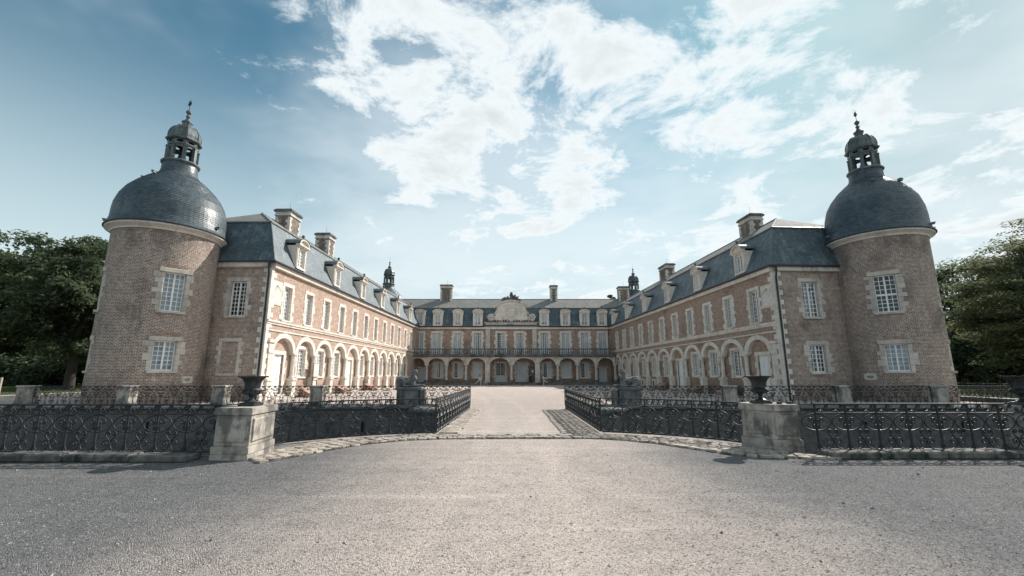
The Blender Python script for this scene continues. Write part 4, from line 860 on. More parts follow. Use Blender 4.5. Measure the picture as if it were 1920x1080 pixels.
# ------------------------------------------------------------------ ground, moat, water
LCUR = [(-5.62, 10.7), (-5.05, 11.3), (-4.35, 11.85), (-3.3, 12.4), (-2.15, 12.72)]
RCUR = [(2.52, 12.9), (3.5, 12.5), (4.5, 11.92), (5.1, 11.35), (5.5, 10.85)]
XL, XR, YI = -23.7, 27.3, 21.2          # the island
def ground():
    g = MB(); F_ = 3000
    Q = lambda x0, x1, y0, y1: g.quad([(x0, y0, 0), (x1, y0, 0), (x1, y1, 0), (x0, y1, 0)])
    Q(-F_, F_, -F_, 9.3); Q(-F_, -39, 9.3, F_); Q(33.5, F_, 9.3, F_); Q(-39, 33.5, 100, F_); Q(XL, XR, YI, 100); g.quad([(XL, YI, 0), (XL, 100, 0), (-31.5, 100, 0), (-31.5, 27.2, 0)])
    edge = [(-6.1, 9.3)] + [(x - .12, y + .2) for x, y in LCUR] + [(-2.2, 12.75)]
    for c in (edge, [(2.6, 12.95)] + [(x + .12, y + .2) for x, y in RCUR] + [(6.3, 9.3)]):
        for i in range(len(c) - 1):
            (x0, y0), (x1, y1) = c[i], c[i + 1]
            if x1 - x0 > 1e-4: g.quad([(x0, 9.3, 0), (x1, 9.3, 0), (x1, y1, 0), (x0, y0, 0)])
    Q(-2.2, 2.6, 9.3, YI)
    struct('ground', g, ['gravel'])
    w = MB(); w.quad([(-39.2, 9, -2.3), (33.7, 9, -2.3), (33.7, 100, -2.3), (-39.2, 100, -2.3)]); struct('moat_water', w, ['water'])
    for (x0, x1, y0, y1) in ((-600, -39.6, 10.5, 600), (34.2, 600, 10.5, 600)):
        l = MB(); l.quad([(x0, y0, .006), (x1, y0, .006), (x1, y1, .006), (x0, y1, .006)]); struct('lawn', l, ['grass_ground'])
ground()
def grass_blades(x0, x1, y0, y1, n, seed):
    r = np.random.default_rng(seed); x = r.uniform(x0, x1, n); y = r.uniform(y0, y1, n); a = r.uniform(0, PI, n); h = r.uniform(.05, .16, n); w = r.uniform(.01, .03, n); V = np.zeros((n, 3, 3))
    V[:, 0] = np.c_[x - np.cos(a) * w, y - np.sin(a) * w, np.zeros(n)]; V[:, 1] = np.c_[x + np.cos(a) * w, y + np.sin(a) * w, np.zeros(n)]; V[:, 2] = np.c_[x + r.uniform(-.06, .06, n), y + r.uniform(-.06, .06, n), h]
    me = bpy.data.meshes.new('grass'); me.from_pydata(V.reshape(-1, 3).tolist(), [], np.arange(n * 3).reshape(-1, 3).tolist()); me.materials.append(MT('leaf_light')); o = link('grass', me); o['kind'] = 'stuff'; tag(o, 'short grass of the lawn beyond the moat on the %s' % ('left' if x0 < 0 else 'right'), 'grass')
grass_blades(-52, -39.7, 14, 46, 26000, 1); grass_blades(34.3, 46, 16, 42, 26000, 2)

def moat_wall(name, label, pts, out, coping=None):
    """pts: plan polyline, wall face along it from -2.6 to 0"""
    c = pts[0]; base = (c[0], c[1], 0); root = thing(name, label, 'wall', base); w = MB(); l = 0
    for i in range(len(pts) - 1):
        (x0, y0), (x1, y1) = pts[i], pts[i + 1]; d = math.hypot(x1 - x0, y1 - y0); w.quad([sub((x0, y0, -2.7), base), sub((x1, y1, -2.7), base), sub((x1, y1, -.02), base), sub((x0, y0, -.02), base)], [(l, -2.7), (l + d, -2.7), (l + d, 0), (l, 0)]); l += d
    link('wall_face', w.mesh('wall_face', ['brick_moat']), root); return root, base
_cop = {}
def coping_mesh(L_):
    k = round(L_, 2)
    if k not in _cop:
        b = MB(); n = 8; pr = [(.32, -.02)] + [(.0 - .16 * math.sin(PI * i / n) * 1.0, .2 - .22 * i / n) for i in range(n + 1)]; pr = [(.34, .2)] + [(-.03 - .13 * math.sin(PI * i / n), .2 - .24 * i / n) for i in range(n + 1)] + [(.34, -.04)]
        for i in range(len(pr) - 1): (y0, z0), (y1, z1) = pr[i], pr[i + 1]; b.quad([(-k / 2, y0, z0), (k / 2, y0, z0), (k / 2, y1, z1), (-k / 2, y1, z1)])
        for x in (-k / 2, k / 2): b.quad([(x, y, z) for y, z in pr])
        _cop[k] = b.mesh('coping_stone', ['stone_dark'])
    return _cop[k]
def arcpts(cx, cy, r, a0, a1, n=14): return [(cx + r * math.cos(a0 + (a1 - a0) * i / n), cy + r * math.sin(a0 + (a1 - a0) * i / n)) for i in range(n + 1)]
def island_wall(label, xa, xb, pier):
    root, base = moat_wall('moat_wall', label, [(xa, YI - .02), (xb, YI - .02)], -1)
    n = int(abs(xb - xa) / 1.35); L_ = abs(xb - xa) / n
    for i in range(n): link('coping_stone', coping_mesh(L_ - .012), root, (min(xa, xb) + L_ * (i + .5) - base[0], YI - base[1], 0))
    cx, r = pier; P = MB(); P.lathe([(r, -2.7), (r, -.12)], 28, 0, -PI / 2, PI / 2); link('round_pier', P.mesh('round_pier', ['brick_moat']), root, (cx - base[0], YI - base[1], 0))
    T = MB(); T.lathe([(r - .02, -.14), (r + .1, -.1), (r + .16, -.0), (r + .12, .1), (r, .16), (0, .17)], 28, 0, -PI / 2, PI / 2); link('pier_coping', T.mesh('pier_coping', ['stone_dark'], smooth=True), root, (cx - base[0], YI - base[1], 0))
    for x in ((xa + xb) / 2 - 4, (xa + xb) / 2 + 1.5, (xa + xb) / 2 + 6):
        b = MB(); b.box(x - .06 - base[0], x + .06 - base[0], -.012, .1, -1.0, -.55); link('weep_hole', b.mesh('weep_hole', ['dark_room']), root)
    return root
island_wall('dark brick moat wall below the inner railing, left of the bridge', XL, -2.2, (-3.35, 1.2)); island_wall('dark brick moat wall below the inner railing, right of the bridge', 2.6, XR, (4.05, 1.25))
moat_wall('moat_wall', 'brick side wall of the island at its left moat corner', [(-31.5, 100), (-31.5, 27.2), (XL, YI)], -1)
moat_wall('moat_wall', 'brick side wall of the island at its right moat corner', [(XR, YI), (XR, 100)], -1)
moat_wall('moat_wall', 'sunlit outer brick wall of the moat at the far left', [(-39, 9.3), (-39, 100)], -1)
moat_wall('moat_wall', 'outer brick wall of the moat on the right lawn side', [(33.5, 100), (33.5, 9.3)], -1)
moat_wall('moat_wall', 'outer moat wall under the near left railing', [(-5.74, 10.9), (-6.1, 9.3), (-39, 9.3)], 1); moat_wall('moat_wall', 'outer moat wall under the near right railing', [(33.5, 9.3), (6.3, 9.3), (5.62, 11.05)], 1)
br, bb_ = moat_wall('stone_bridge', 'short gravel topped bridge between the two railings across the moat', [(-2.2, 12.75), (-2.2, 21.2)], 1); br['category'] = 'bridge'
w = MB(); w.quad([(4.8, 0, -2.7), (4.8, 8.45, -2.7), (4.8, 8.45, -.02), (4.8, 0, -.02)]); link('wall_face', w.mesh('wall_face', ['brick_moat']), br)
for i in range(8): link('edge_slab', block(.52 + .05 * (i % 3), 1.04, .05, 'cobble'), br, (.42 + .03 * (i % 2), .55 + i * 1.06, -.012))
for p_, q_ in ((LCUR, 'left'), (RCUR, 'right')): moat_wall('moat_wall', 'outer moat wall under the curved %s railing' % q_, [(x + (-.12 if q_ == 'left' else .12), y + .2) for x, y in p_], 1)

# ------------------------------------------------------------------ iron railings
def spiral(c, r, a0, turns, n=16, shrink=.18): return [(c[0] + r * (1 - (1 - shrink) * k / n) * math.cos(a0 + turns * 2 * PI * k / n), c[1] + r * (1 - (1 - shrink) * k / n) * math.sin(a0 + turns * 2 * PI * k / n)) for k in range(n + 1)]
def bez(p0, p1, p2, p3, n=10): return [tuple((1 - t) ** 3 * a + 3 * (1 - t) ** 2 * t * b + 3 * (1 - t) * t * t * c + t ** 3 * d for a, b, c, d in zip(p0, p1, p2, p3)) for t in [i / n for i in range(n + 1)]]
R_ = .0125
RH = .90
def curve_set():
    ring = [(.285 * math.cos(2 * PI * k / 26), .535 + .165 * math.sin(2 * PI * k / 26)) for k in range(26)]
    sp = spiral((.105, .585), .062, PI * .95, 1.35) ; sp = sp[::-1] + bez(sp[0], (.03, .53), (.10, .49), (.06, .44), 6) + spiral((.05, .455), .038, -.4, -1.1, 10)
    us = bez((.012, .25), (.0, .12), (.03, .01), (.13, .008), 10) + bez((.13, .008), (.23, .008), (.285, .07), (.288, .16), 8) ; us = us + spiral((.215, .16), .072, 0, 1.15, 14)[1:]
    ht = bez((.296, .2), (.25, .25), (.19, .29), (.2, .355), 8) + spiral((.245, .35), .046, PI, -1.2, 12)[1:]
    wv = spiral((.065, .79), .05, PI * .2, -1.2, 12)[::-1] + bez((.105, .82), (.14, .86), (.16, .76), (.19, .74), 6) ; wv = spiral((.07, .795), .048, -.5, -1.25, 12)[::-1] + bez((.112, .772), (.13, .745), (.15, .735), (.165, .76), 4) + bez((.165, .76), (.19, .83), (.2, .885), (.25, .885), 6) + spiral((.235, .845), .04, PI / 2, -1.1, 10)[1:]
    return dict(ring=ring, collar_scroll=sp, base_scroll=us, heart_scroll=ht, wave_scroll=wv)
CS = curve_set()
def flat(pts, mir=False, dx=0): return [((-x if mir else x) + dx, 0, z) for x, z in pts]
def sc_mesh(nm, r=R_, sides=5):
    b = MB(); b.tube(flat(CS[nm]), r, sides, closed=(nm == 'ring')); return b.mesh(nm, ['iron'], smooth=True)
SM = {k: sc_mesh(k) for k in CS}
def scrollwork(first):
  _b = MB()
  for nm in CS:
    if nm == 'ring':
        if first: _b.tube(flat([(.285 * math.sin(PI * k / 13), .535 - .165 * math.cos(PI * k / 13)) for k in range(14)]), R_ * 1.05, 4)
        else: _b.tube(flat(CS[nm]), R_ * 1.05, 4, closed=True)
    elif nm == 'collar_scroll':
        for m_ in ((0,) if first else (0, 1)): _b.tube(flat(CS[nm], m_), R_ * 1.05, 4)
    elif nm == 'wave_scroll':
        for d_ in (0, .3): _b.tube(flat(CS[nm], 0, d_), R_ * 1.05, 4)
    else: _b.tube(flat(CS[nm]), R_ * 1.05, 4); _b.tube(flat(CS[nm], 1, .6), R_ * 1.05, 4)
  _b.tube([(0, 0, .0), (0, 0, .9)], .012, 4); _b.tube([(0 if first else -.3, 0, .72), (.3, 0, .72)], .011, 4); _b.tube([(.0, 0, .02), (.6, 0, .02)], .011, 4); _b.tube([(.3, 0, .0), (.3, 0, .3)], .008, 4)
  return _b.mesh('scrollwork', ['iron'])
SCROLLWORK = scrollwork(False); SCROLLFIRST = scrollwork(True)
_b = MB(); _b.box(-.017, .017, -.014, .014, 0, RH); UPR = _b.mesh('upright', ['iron'])
_b = MB(); _b.box(-.009, .009, -.009, .009, .0, .72); STEM = _b.mesh('stem', ['iron'])
def along(path, m):
    seg = []; tot = 0
    for i in range(len(path) - 1): d = math.dist(path[i], path[i + 1]); seg.append((tot, d)); tot += d
    n = max(1, round(tot / m)); out = []
    for k in range(n + 1):
        l = tot * k / n
        for i, (s, d) in enumerate(seg):
            if l <= s + d + 1e-6: f = (l - s) / d; out.append((path[i][0] + (path[i + 1][0] - path[i][0]) * f, path[i][1] + (path[i + 1][1] - path[i][1]) * f)); break
    return out
def railing(label, path, zb, fine, m=.6, group=None, sy=1.0):
    base = (path[0][0], path[0][1], zb); root = thing('iron_railing', label, 'railing', base, group); P = along(path, m)
    for (z, r, nm) in ((RH, .021, 'top_rail'), (.72, .0135, 'mid_rail'), (.0, .0145, 'bottom_rail')):
        b = MB(); pts = [(x - base[0], y - base[1], z * sy) for x, y in P]
        for i in range(len(pts) - 1):
            a, c = Vector(pts[i]), Vector(pts[i + 1]); d = (c - a).normalized(); n_ = Vector((-d.y, d.x, 0)) * r * 1.25; u = Vector((0, 0, r * .75))
            k = [a - n_ - u, a + n_ - u, a + n_ + u, a - n_ + u]; j = [q + (c - a) for q in k]
            for e in range(4): b.quad([k[e], k[(e + 1) % 4], j[(e + 1) % 4], j[e]])
            if i == 0: b.quad(k)
            if i == len(pts) - 2: b.quad(j)
        link(nm, b.mesh(nm, ['iron']), root)
    for i, (x, y) in enumerate(P):
        L0 = (x - base[0], y - base[1], 0)
        if i < len(P) - 1: nx, ny = P[i + 1]; w_ = math.dist((x, y), (nx, ny)); rz = math.atan2(ny - y, nx - x)
        if fine or i == len(P) - 1:
            o = link('upright', UPR, root, L0, rz); o.scale = (1, 1, sy)
            if not fine: continue
            o = link('ring', SM['ring'], root, L0, rz); o.scale = (w_ / .6, 1, sy)
            for mx in (1, -1): o = link('collar_scroll', SM['collar_scroll'], root, L0, rz); o.scale = (mx, 1, sy)
            if i < len(P) - 1:
                for nm in ('base_scroll', 'heart_scroll'):
                    o = link(nm, SM[nm], root, L0, rz); o.scale = (w_ / .6, 1, sy); o = link(nm, SM[nm], root, (nx - base[0], ny - base[1], 0), rz); o.scale = (-w_ / .6, 1, sy)
                for f in (0, .5): o = link('wave_scroll', SM['wave_scroll'], root, (L0[0] + (nx - x) * f, L0[1] + (ny - y) * f, 0), rz); o.scale = (w_ / .6, 1, sy)
        else: o = link('scrollwork', SCROLLWORK if i else SCROLLFIRST, root, L0, rz); o.scale = (w_ / .6, 1, sy)
    return root
railing('black wrought iron railing in the near left corner, along the mossy kerb', [(-11.9, 9.12), (-5.9, 9.12)], .13, True)
railing('black wrought iron railing at the near right, between the two urn pedestals', [(6.3, 9.42), (10.75, 9.42)], .13, True)
railing('curved wrought iron railing from the left urn pedestal to the bridge', [(-5.5, 10.5)] + LCUR, .05, True, .66)
railing('curved wrought iron railing from the bridge to the right urn pedestal', RCUR, .06, True, .66)
railing('iron railing along the left side of the bridge', [(-2.12, 12.75), (-1.98, 21.15)], .05, False, .58)
railing('iron railing along the right side of the bridge, casting a shadow on the deck', [(2.5, 12.92), (2.5, 21.15)], .05, False, .58)
YR = YI + .14
lp = [-23.0, -18.25, -13.8, -9.2]; rp = [10.3, 15.65, 20.2]
sects = [(-23.0, -18.25), (-18.25, -13.8), (-13.8, -9.2), (-9.2, -5.4), (-4.4, -1.98)]
nmL = ['outermost iron railing section on the island wall, at the left moat corner', 'iron railing section on the island wall in front of the left tower', 'iron railing section on the island wall before the left wing corner', 'iron railing section on the island wall just left of the left sphinx', 'short iron railing from the left sphinx to the bridge end']
for (a, b), l in zip(sects, nmL): railing(l, [(a + .3 if a in lp else a, YR), (b - .3 if b in lp else b, YR)], .2, False, .6, sy=.96)
sects = [(2.5, 5.1), (6.1, 10.3), (10.3, 15.65), (15.65, 20.2), (20.2, 26.9)]
nmR = ['short iron railing from the bridge end to the right sphinx', 'iron railing section on the island wall just right of the right sphinx', 'iron railing section on the island wall before the right wing', 'iron railing section on the island wall in front of the drainpipe corner', 'outermost iron railing section on the island wall below the right tower']
for (a, b), l in zip(sects, nmR): railing(l, [(a + .3 if a in rp else a, YR), (b - .3 if b in rp else b, YR)], .2, False, .6, sy=.96)
# stone posts between the inner railing sections
_b = MB(); _b.box(-.29, .29, -.26, .26, 0, .82); PS = None
_pc = block(.66, .6, .1, 'stone_pedestal', .02); _ps = block(.58, .52, .8, 'stone_pedestal', .02); _pb = block(.64, .58, .12, 'stone_dark', .02)
for x, l in list(zip(lp, ['stone post at the far left end of the inner railing', 'stone railing post in front of the left tower', 'stone railing post behind the left urn', 'stone railing post between the left urn and the left sphinx'])) + list(zip(rp, ['stone railing post just left of the right urn', 'stone railing post below the right pavilion wall', 'stone railing post below the right tower'])):
    p_ = thing('stone_post', l, 'post', (x, YR, .2), 'stone posts of the inner railing'); link('shaft', _ps, p_, (0, 0, .03)); link('cap', _pc, p_, (0, 0, .8)); link('base', _pb, p_, (0, 0, 0))

# ------------------------------------------------------------------ kerbs, cobbles, pebbles
k_ = thing('stone_kerb', 'mossy stone kerb under the near left railing', 'kerb', (-6, 8.95, 0)); x = -6.15; i = 0
while x > -14: L_ = rnd.uniform(.9, 1.5); link('kerb_stone', block(L_ - .015, .46 + .03 * (i % 2), .13 + .012 * (i % 3), 'stone_kerb', .03), k_, (x - L_ / 2 + 6, .03 * (i % 2), -.002), rnd.uniform(-.008, .008)); x -= L_; i += 1
k_ = thing('stone_kerb', 'weathered stone kerb under the near right railing', 'kerb', (6.2, 9.25, 0)); x = 6.25; i = 0
while x < 14: L_ = rnd.uniform(.8, 1.4); link('kerb_stone', block(L_ - .015, .46 + .03 * (i % 2), .13 + .012 * (i % 3), 'stone_kerb', .03), k_, (x + L_ / 2 - 6.2, .03 * (i % 2), -.002), rnd.uniform(-.008, .008)); x += L_; i += 1
def cob_mesh(seed):
    r = random.Random(seed); bm = bmesh.new(); bmesh.ops.create_cube(bm, size=1); bmesh.ops.bevel(bm, geom=list(bm.edges), offset=.16, segments=1, affect='EDGES')
    for v in bm.verts: v.co = Vector((v.co.x + r.uniform(-.05, .05), v.co.y + r.uniform(-.06, .06), v.co.z + r.uniform(-.05, .05) * (v.co.z > 0)))
    me = bpy.data.meshes.new('cobblestone'); bm.to_mesh(me); bm.free(); me.materials.append(MT('cobble')); me.uv_layers.new(name='UVMap'); return smooth_by_angle(me, 35)
COB = [cob_mesh(i) for i in range(7)]
cs_ = link('cobbled_strip', None); cs_.location = (0, 11, 0); cs_['kind'] = 'structure'
bed = MB()
inner = [(-5.1, 9.0), (-5.05, 10.1), (-4.85, 11.0), (-4.2, 11.6), (-3.2, 12.12), (-2.1, 12.42), (0, 12.45), (2.45, 12.55), (3.4, 12.2), (4.35, 11.65), (4.95, 11.1), (5.3, 10.5), (5.6, 9.75), (6.4, 9.15)]
outer = [(-4.75, 8.6), (-4.3, 9.35), (-3.95, 10.15), (-3.4, 10.9), (-2.7, 11.45), (-1.8, 11.72), (0, 11.78), (2.1, 11.78), (2.85, 11.45), (3.55, 10.85), (4.05, 10.15), (4.4, 9.6), (4.95, 9.2), (6.4, 8.95)]
for i in range(len(inner) - 1): bed.quad([(*outer[i], .006), (*outer[i + 1], .006), (*inner[i + 1], .006), (*inner[i], .006)])
bo = link('cobble_bed', bed.mesh('cobble_bed', ['soil']), cs_, (0, -11, 0)); nst = 0
def lerp(a, b, f): return (a[0] + (b[0] - a[0]) * f, a[1] + (b[1] - a[1]) * f)
def path_at(P, f):
    L_ = [0]
    for i in range(len(P) - 1): L_.append(L_[-1] + math.dist(P[i], P[i + 1]))
    t = f * L_[-1]
    for i in range(len(P) - 1):
        if t <= L_[i + 1] + 1e-9: return lerp(P[i], P[i + 1], (t - L_[i]) / (L_[i + 1] - L_[i]))
    return P[-1]
NU = 56
for u in range(NU):
    f0, f1 = u / NU, (u + 1) / NU; a, b, c, d = path_at(inner, f0), path_at(inner, f1), path_at(outer, f0), path_at(outer, f1); wd = math.dist(lerp(a, b, .5), lerp(c, d, .5)); nr = max(3, round(wd / .21)); nr = min(nr, 5); off = (u % 2) * .5
    for v in range(nr):
        fv = (v + .5) / nr + rnd.uniform(-.02, .02); q0, q1 = lerp(a, c, fv), lerp(b, d, fv); ctr = lerp(q0, q1, .5 + rnd.uniform(-.08, .08)); ln_ = math.dist(q0, q1); o = link('cobblestone', COB[rnd.randrange(7)], cs_, (ctr[0], ctr[1] - 11, .018 + rnd.uniform(-.006, .008)), math.atan2(q1[1] - q0[1], q1[0] - q0[0]) + rnd.uniform(-.1, .1)); o.scale = (ln_ * rnd.uniform(.84, .98), wd / nr * rnd.uniform(.8, .97), .06); nst += 1
b = MB()                                                     # smaller setts along the right edge of the bridge, past counting
for i in range(46):
    for j in range(5):
        x, y = 1.45 + j * .2 + rnd.uniform(-.02, .02) + (.05 if i % 2 else 0), 12.75 + i * .18 + rnd.uniform(-.015, .015); sx, sy_, h = .088, .076, .02 + rnd.uniform(0, .012); b.quad([(x - sx, y - sy_, 0), (x + sx, y - sy_, 0), (x + sx * .8, y - sy_ * .75, h), (x - sx * .8, y - sy_ * .75, h)]); b.quad([(x + sx, y - sy_, 0), (x + sx, y + sy_, 0), (x + sx * .8, y + sy_ * .75, h), (x + sx * .8, y - sy_ * .75, h)]); b.quad([(x + sx, y + sy_, 0), (x - sx, y + sy_, 0), (x - sx * .8, y + sy_ * .75, h), (x + sx * .8, y + sy_ * .75, h)]); b.quad([(x - sx, y + sy_, 0), (x - sx, y - sy_, 0), (x - sx * .8, y - sy_ * .75, h), (x - sx * .8, y + sy_ * .75, h)]); b.quad([(x - sx * .8, y - sy_ * .75, h), (x + sx * .8, y - sy_ * .75, h), (x + sx * .8, y + sy_ * .75, h), (x - sx * .8, y + sy_ * .75, h)])
q = link('bridge_setts', b.mesh('bridge_setts', ['cobble']), br, (2.2, -12.75, .004)); q['kind'] = 'stuff'
def pebbles():
    r = np.random.default_rng(5); n = 14000
    y = 2.2 + 7.5 * r.random(n) ** 1.3; x = r.uniform(-1, 1, n) * (y * 1.25 + .3); s = r.uniform(.003, .011, n) * (1 + 1.6 * (r.random(n) > .985))
    o = np.array([[1, 0, 0], [0, 1, 0], [-1, 0, 0], [0, -1, 0], [0, 0, .75], [0, 0, -.4]]); f = np.array([[0, 1, 4], [1, 2, 4], [2, 3, 4], [3, 0, 4]])
    a = r.uniform(0, 2 * PI, n); V = o[None] * s[:, None, None] * r.uniform(.6, 1.35, (n, 6, 1)); X = V[..., 0] * np.cos(a)[:, None] - V[..., 1] * np.sin(a)[:, None]; Y = V[..., 0] * np.sin(a)[:, None] + V[..., 1] * np.cos(a)[:, None]
    V = np.stack([X + x[:, None], Y + y[:, None], V[..., 2] + .001], -1); me = bpy.data.meshes.new('loose_gravel'); me.from_pydata(V.reshape(-1, 3).tolist(), [], (f[None] + (np.arange(n) * 6)[:, None, None]).reshape(-1, 3).tolist()); me.materials.append(MT('pebble')); ob = link('loose_gravel', me); ob['kind'] = 'stuff'; tag(ob, 'loose gravel pebbles scattered over the forecourt', 'gravel')
pebbles()

# ------------------------------------------------------------------ urn pedestals and urns
def prism(mb, poly, z0, z1, s=1.0, c=None, m=0):
    c = c or (sum(p[0] for p in poly) / len(poly), sum(p[1] for p in poly) / len(poly)); P = [(c[0] + (x - c[0]) * s, c[1] + (y - c[1]) * s) for x, y in poly]
    mb.quad([(x, y, z0) for x, y in P], None, m); mb.quad([(x, y, z1) for x, y in P], None, m)
    for i in range(len(P)): (x0, y0), (x1, y1) = P[i], P[(i + 1) % len(P)]; mb.quad([(x0, y0, z0), (x1, y1, z0), (x1, y1, z1), (x0, y0, z1)], None, m)
def pedestal(label, poly):
    c = (sum(p[0] for p in poly) / len(poly), sum(p[1] for p in poly) / len(poly)); root = thing('urn_pedestal', label, 'pedestal', (c[0], c[1], 0), 'stone urn pedestals'); poly = [(x - c[0], y - c[1]) for x, y in poly]; z = (0, 0)
    for nm, z0, z1, s in (('footing', -.05, .1, 1.08), ('base', .1, .25, 1.08), ('shaft', .25, .84, 1.0), ('cap_slab', .84, .985, 1.085)):
        b = MB(); prism(b, poly, z0, z1, s, z); me = b.mesh(nm, ['stone_pedestal'], weld=True); bm = bmesh.new(); bm.from_mesh(me); bmesh.ops.bevel(bm, geom=list(bm.edges), offset=.014, segments=2, affect='EDGES'); bm.to_mesh(me); bm.free(); me.materials.clear(); me.materials.append(MT('stone_pedestal')); o = link(nm, me, root)
    for i in range(len(poly)):
        p, q = Vector(poly[i]), Vector(poly[(i + 1) % len(poly)]); d = (q - p); l = d.length; d.normalize(); n_ = Vector((d.y, -d.x)); mid = (p + q) / 2
        if n_.dot(mid) < 0: n_ = -n_
        pt = link('panel', block(l - .16, .06, .44, 'stone_pedestal', .014), root, (mid.x, mid.y, .33), math.atan2(d.y, d.x))
    return root, c
def urn(label, c):
    root = thing('garden_urn', label, 'urn', (c[0], c[1], .985), 'cast iron urns on the pedestals')
    p = MB(); p.box(-.17, .17, -.17, .17, 0, .045); p.box(-.145, .145, -.145, .145, .045, .07); link('plinth', p.mesh('plinth', ['cast_iron']), root)
    f = MB(); f.lathe([(.12, .07), (.125, .085), (.08, .11), (.045, .14), (.042, .17), (.06, .185), (.055, .2)], 24); link('foot', f.mesh('foot', ['cast_iron'], smooth=True), root)
    b = MB(); n = 48; b.lathe([(.05, .2), (.13, .225), (.175, .265), (.185, .31), (.165, .325)], n, radf=lambda t: 1 + .045 * math.cos(12 * t)); link('fluted_bowl', b.mesh('fluted_bowl', ['cast_iron'], smooth=True), root)
    v = MB(); v.lathe([(.16, .32), (.178, .33), (.165, .345), (.15, .36), (.152, .42), (.162, .48), (.19, .54), (.235, .58), (.275, .6), (.28, .615), (.26, .615), (.2, .57), (.14, .45), (0, .42)], 32); link('body', v.mesh('body', ['cast_iron'], smooth=True), root)
    e = MB(); e.lathe([(0, -.016), (.013, -.006), (.014, .004), (0, .018)], 6); em = e.mesh('rim_bead', ['cast_iron'], smooth=True)
    for k in range(36): t = 2 * PI * k / 36; link('rim_bead', em, root, (.278 * math.sin(t), -.278 * math.cos(t), .598))
pl, c = pedestal('pale stone urn pedestal at the left end of the curved left railing', [(-5.86, 9.0), (-5.14, 8.95), (-5.24, 10.05), (-5.9, 10.1)]); urn('black cast iron urn on the left pedestal', (-5.5, 9.5))
pr, c2 = pedestal('lichen covered stone urn pedestal at the end of the curved right railing', [(5.3, 10.5), (5.64, 9.92), (6.22, 9.86), (6.28, 10.7), (5.75, 10.9)]); urn('black cast iron urn on the right pedestal in front of the right wing door', (5.68, 10.3))
p3, c3_ = pedestal('dark stone urn pedestal cut by the right picture edge', [(10.72, 9.25), (11.5, 9.25), (11.5, 10.1), (10.72, 10.1)]); urn('black cast iron urn at the right picture edge', (10.95, 9.66))
for x_, l_ in ((5.98, 'small iron block on the right pedestal beside the urn foot'), (6.2, 'small iron block on the right pedestal at its outer end')):
    b = MB(); b.box(-.04, .04, -.04, .04, 0, .03); b.box(-.032, .032, -.032, .032, .03, .05); o = link('iron_fixing', b.mesh('iron_fixing', ['cast_iron']), None, (x_, 10.1, .985)); tag(o, l_, 'fixing', 'iron fixings on the pedestal top')

# ------------------------------------------------------------------ sphinxes and court statues
def blob(name, parts, mat, vox=.03, smooth=2):
    bm = bmesh.new()
    for (c, r, rot) in parts:
        M = Matrix.Translation(c) @ Matrix.Rotation(rot, 4, 'Y') @ Matrix.Diagonal((r[0], r[1], r[2], 1)); bmesh.ops.create_icosphere(bm, subdivisions=3, radius=1, matrix=M)
    me = bpy.data.meshes.new(name); bm.to_mesh(me); bm.free(); me.materials.append(MT(mat)); o = bpy.data.objects.new(name, me); COL.objects.link(o)
    md = o.modifiers.new('remesh', 'REMESH'); md.mode = 'VOXEL'; md.voxel_size = vox; md.use_smooth_shade = True; ms = o.modifiers.new('sm', 'SMOOTH'); ms.iterations = smooth; ms.factor = .5
    dg = bpy.context.evaluated_depsgraph_get(); m2 = bpy.data.meshes.new_from_object(o.evaluated_get(dg)); bpy.data.objects.remove(o); m2.polygons.foreach_set('use_smooth', np.ones(len(m2.polygons), dtype=bool)); m2.materials.clear(); m2.materials.append(MT(mat)); return m2
def sphinx(label, plabel, c, rot, hair):
    p = thing('statue_pedestal', plabel, 'pedestal', (c[0], c[1], 0), 'sphinx pedestals')
    for nm, sz, z in (('base', (1.14, .66, .16), .0), ('shaft', (1.04, .58, .72), .16), ('cap', (1.16, .68, .14), .88)): link(nm, block(*sz, 'stone_dark', .02), p, (0, 0, z))
    f = 1 if rot == 0 else -1; link('ledge', block(.3, .5, .1, 'stone_pedestal', .02), p, (f * .7, 0, .86)); link('ledge_pier', block(.24, .44, .86, 'stone_dark', .02), p, (f * .68, 0, 0))
    P = [((-.36, 0, .30), (.27, .19, .22), 0), ((-.1, 0, .28), (.38, .16, .18), 0), ((.18, 0, .36), (.16, .16, .26), .25), ((.24, 0, .55), (.075, .075, .16), .1), ((.29, 0, .71), (.105, .09, .125), 0), ((.24, 0, .70), (.11, .105, .12 * hair), 0), ((.385, 0, .695), (.028, .02, .03), 0), ((.36, 0, .64), (.04, .05, .04), 0),
         ((.27, .09, .40), (.1, .08, .1), 0), ((.27, -.09, .40), (.1, .08, .1), 0), ((.2, .14, .22), (.09, .07, .2), -.2), ((.2, -.14, .22), (.09, .07, .2), -.2), ((.45, .12, .07), (.27, .06, .065), 0), ((.45, -.12, .07), (.27, .06, .065), 0), ((.69, .12, .06), (.08, .07, .055), 0), ((.69, -.12, .06), (.08, .07, .055), 0),
         ((-.36, .17, .2), (.22, .085, .2), .3), ((-.36, -.17, .2), (.22, .085, .2), .3), ((-.15, .2, .06), (.2, .06, .055), 0), ((-.15, -.2, .06), (.2, .06, .055), 0), ((.1, 0, .04), (.5, .2, .04), 0)]
    if hair > 1: P += [((.17, 0, .58), (.09, .1, .16), .2), ((.29, 0, .83), (.1, .09, .04), 0)]
    me = blob('sphinx_statue', P, 'stone_statue', .024); o = link('sphinx_statue', me, None, (c[0], c[1], 1.02), rot); tag(o, label, 'statue', 'stone sphinxes flanking the bridge')
    b = MB(); s_ = spiral((-.33, .24), .15, -.6, 1.1, 20); b.tube([(x, -.245 * f, z + .03) for x, z in s_], .022, 6); link('tail', b.mesh('tail', ['stone_statue'], smooth=True), o)
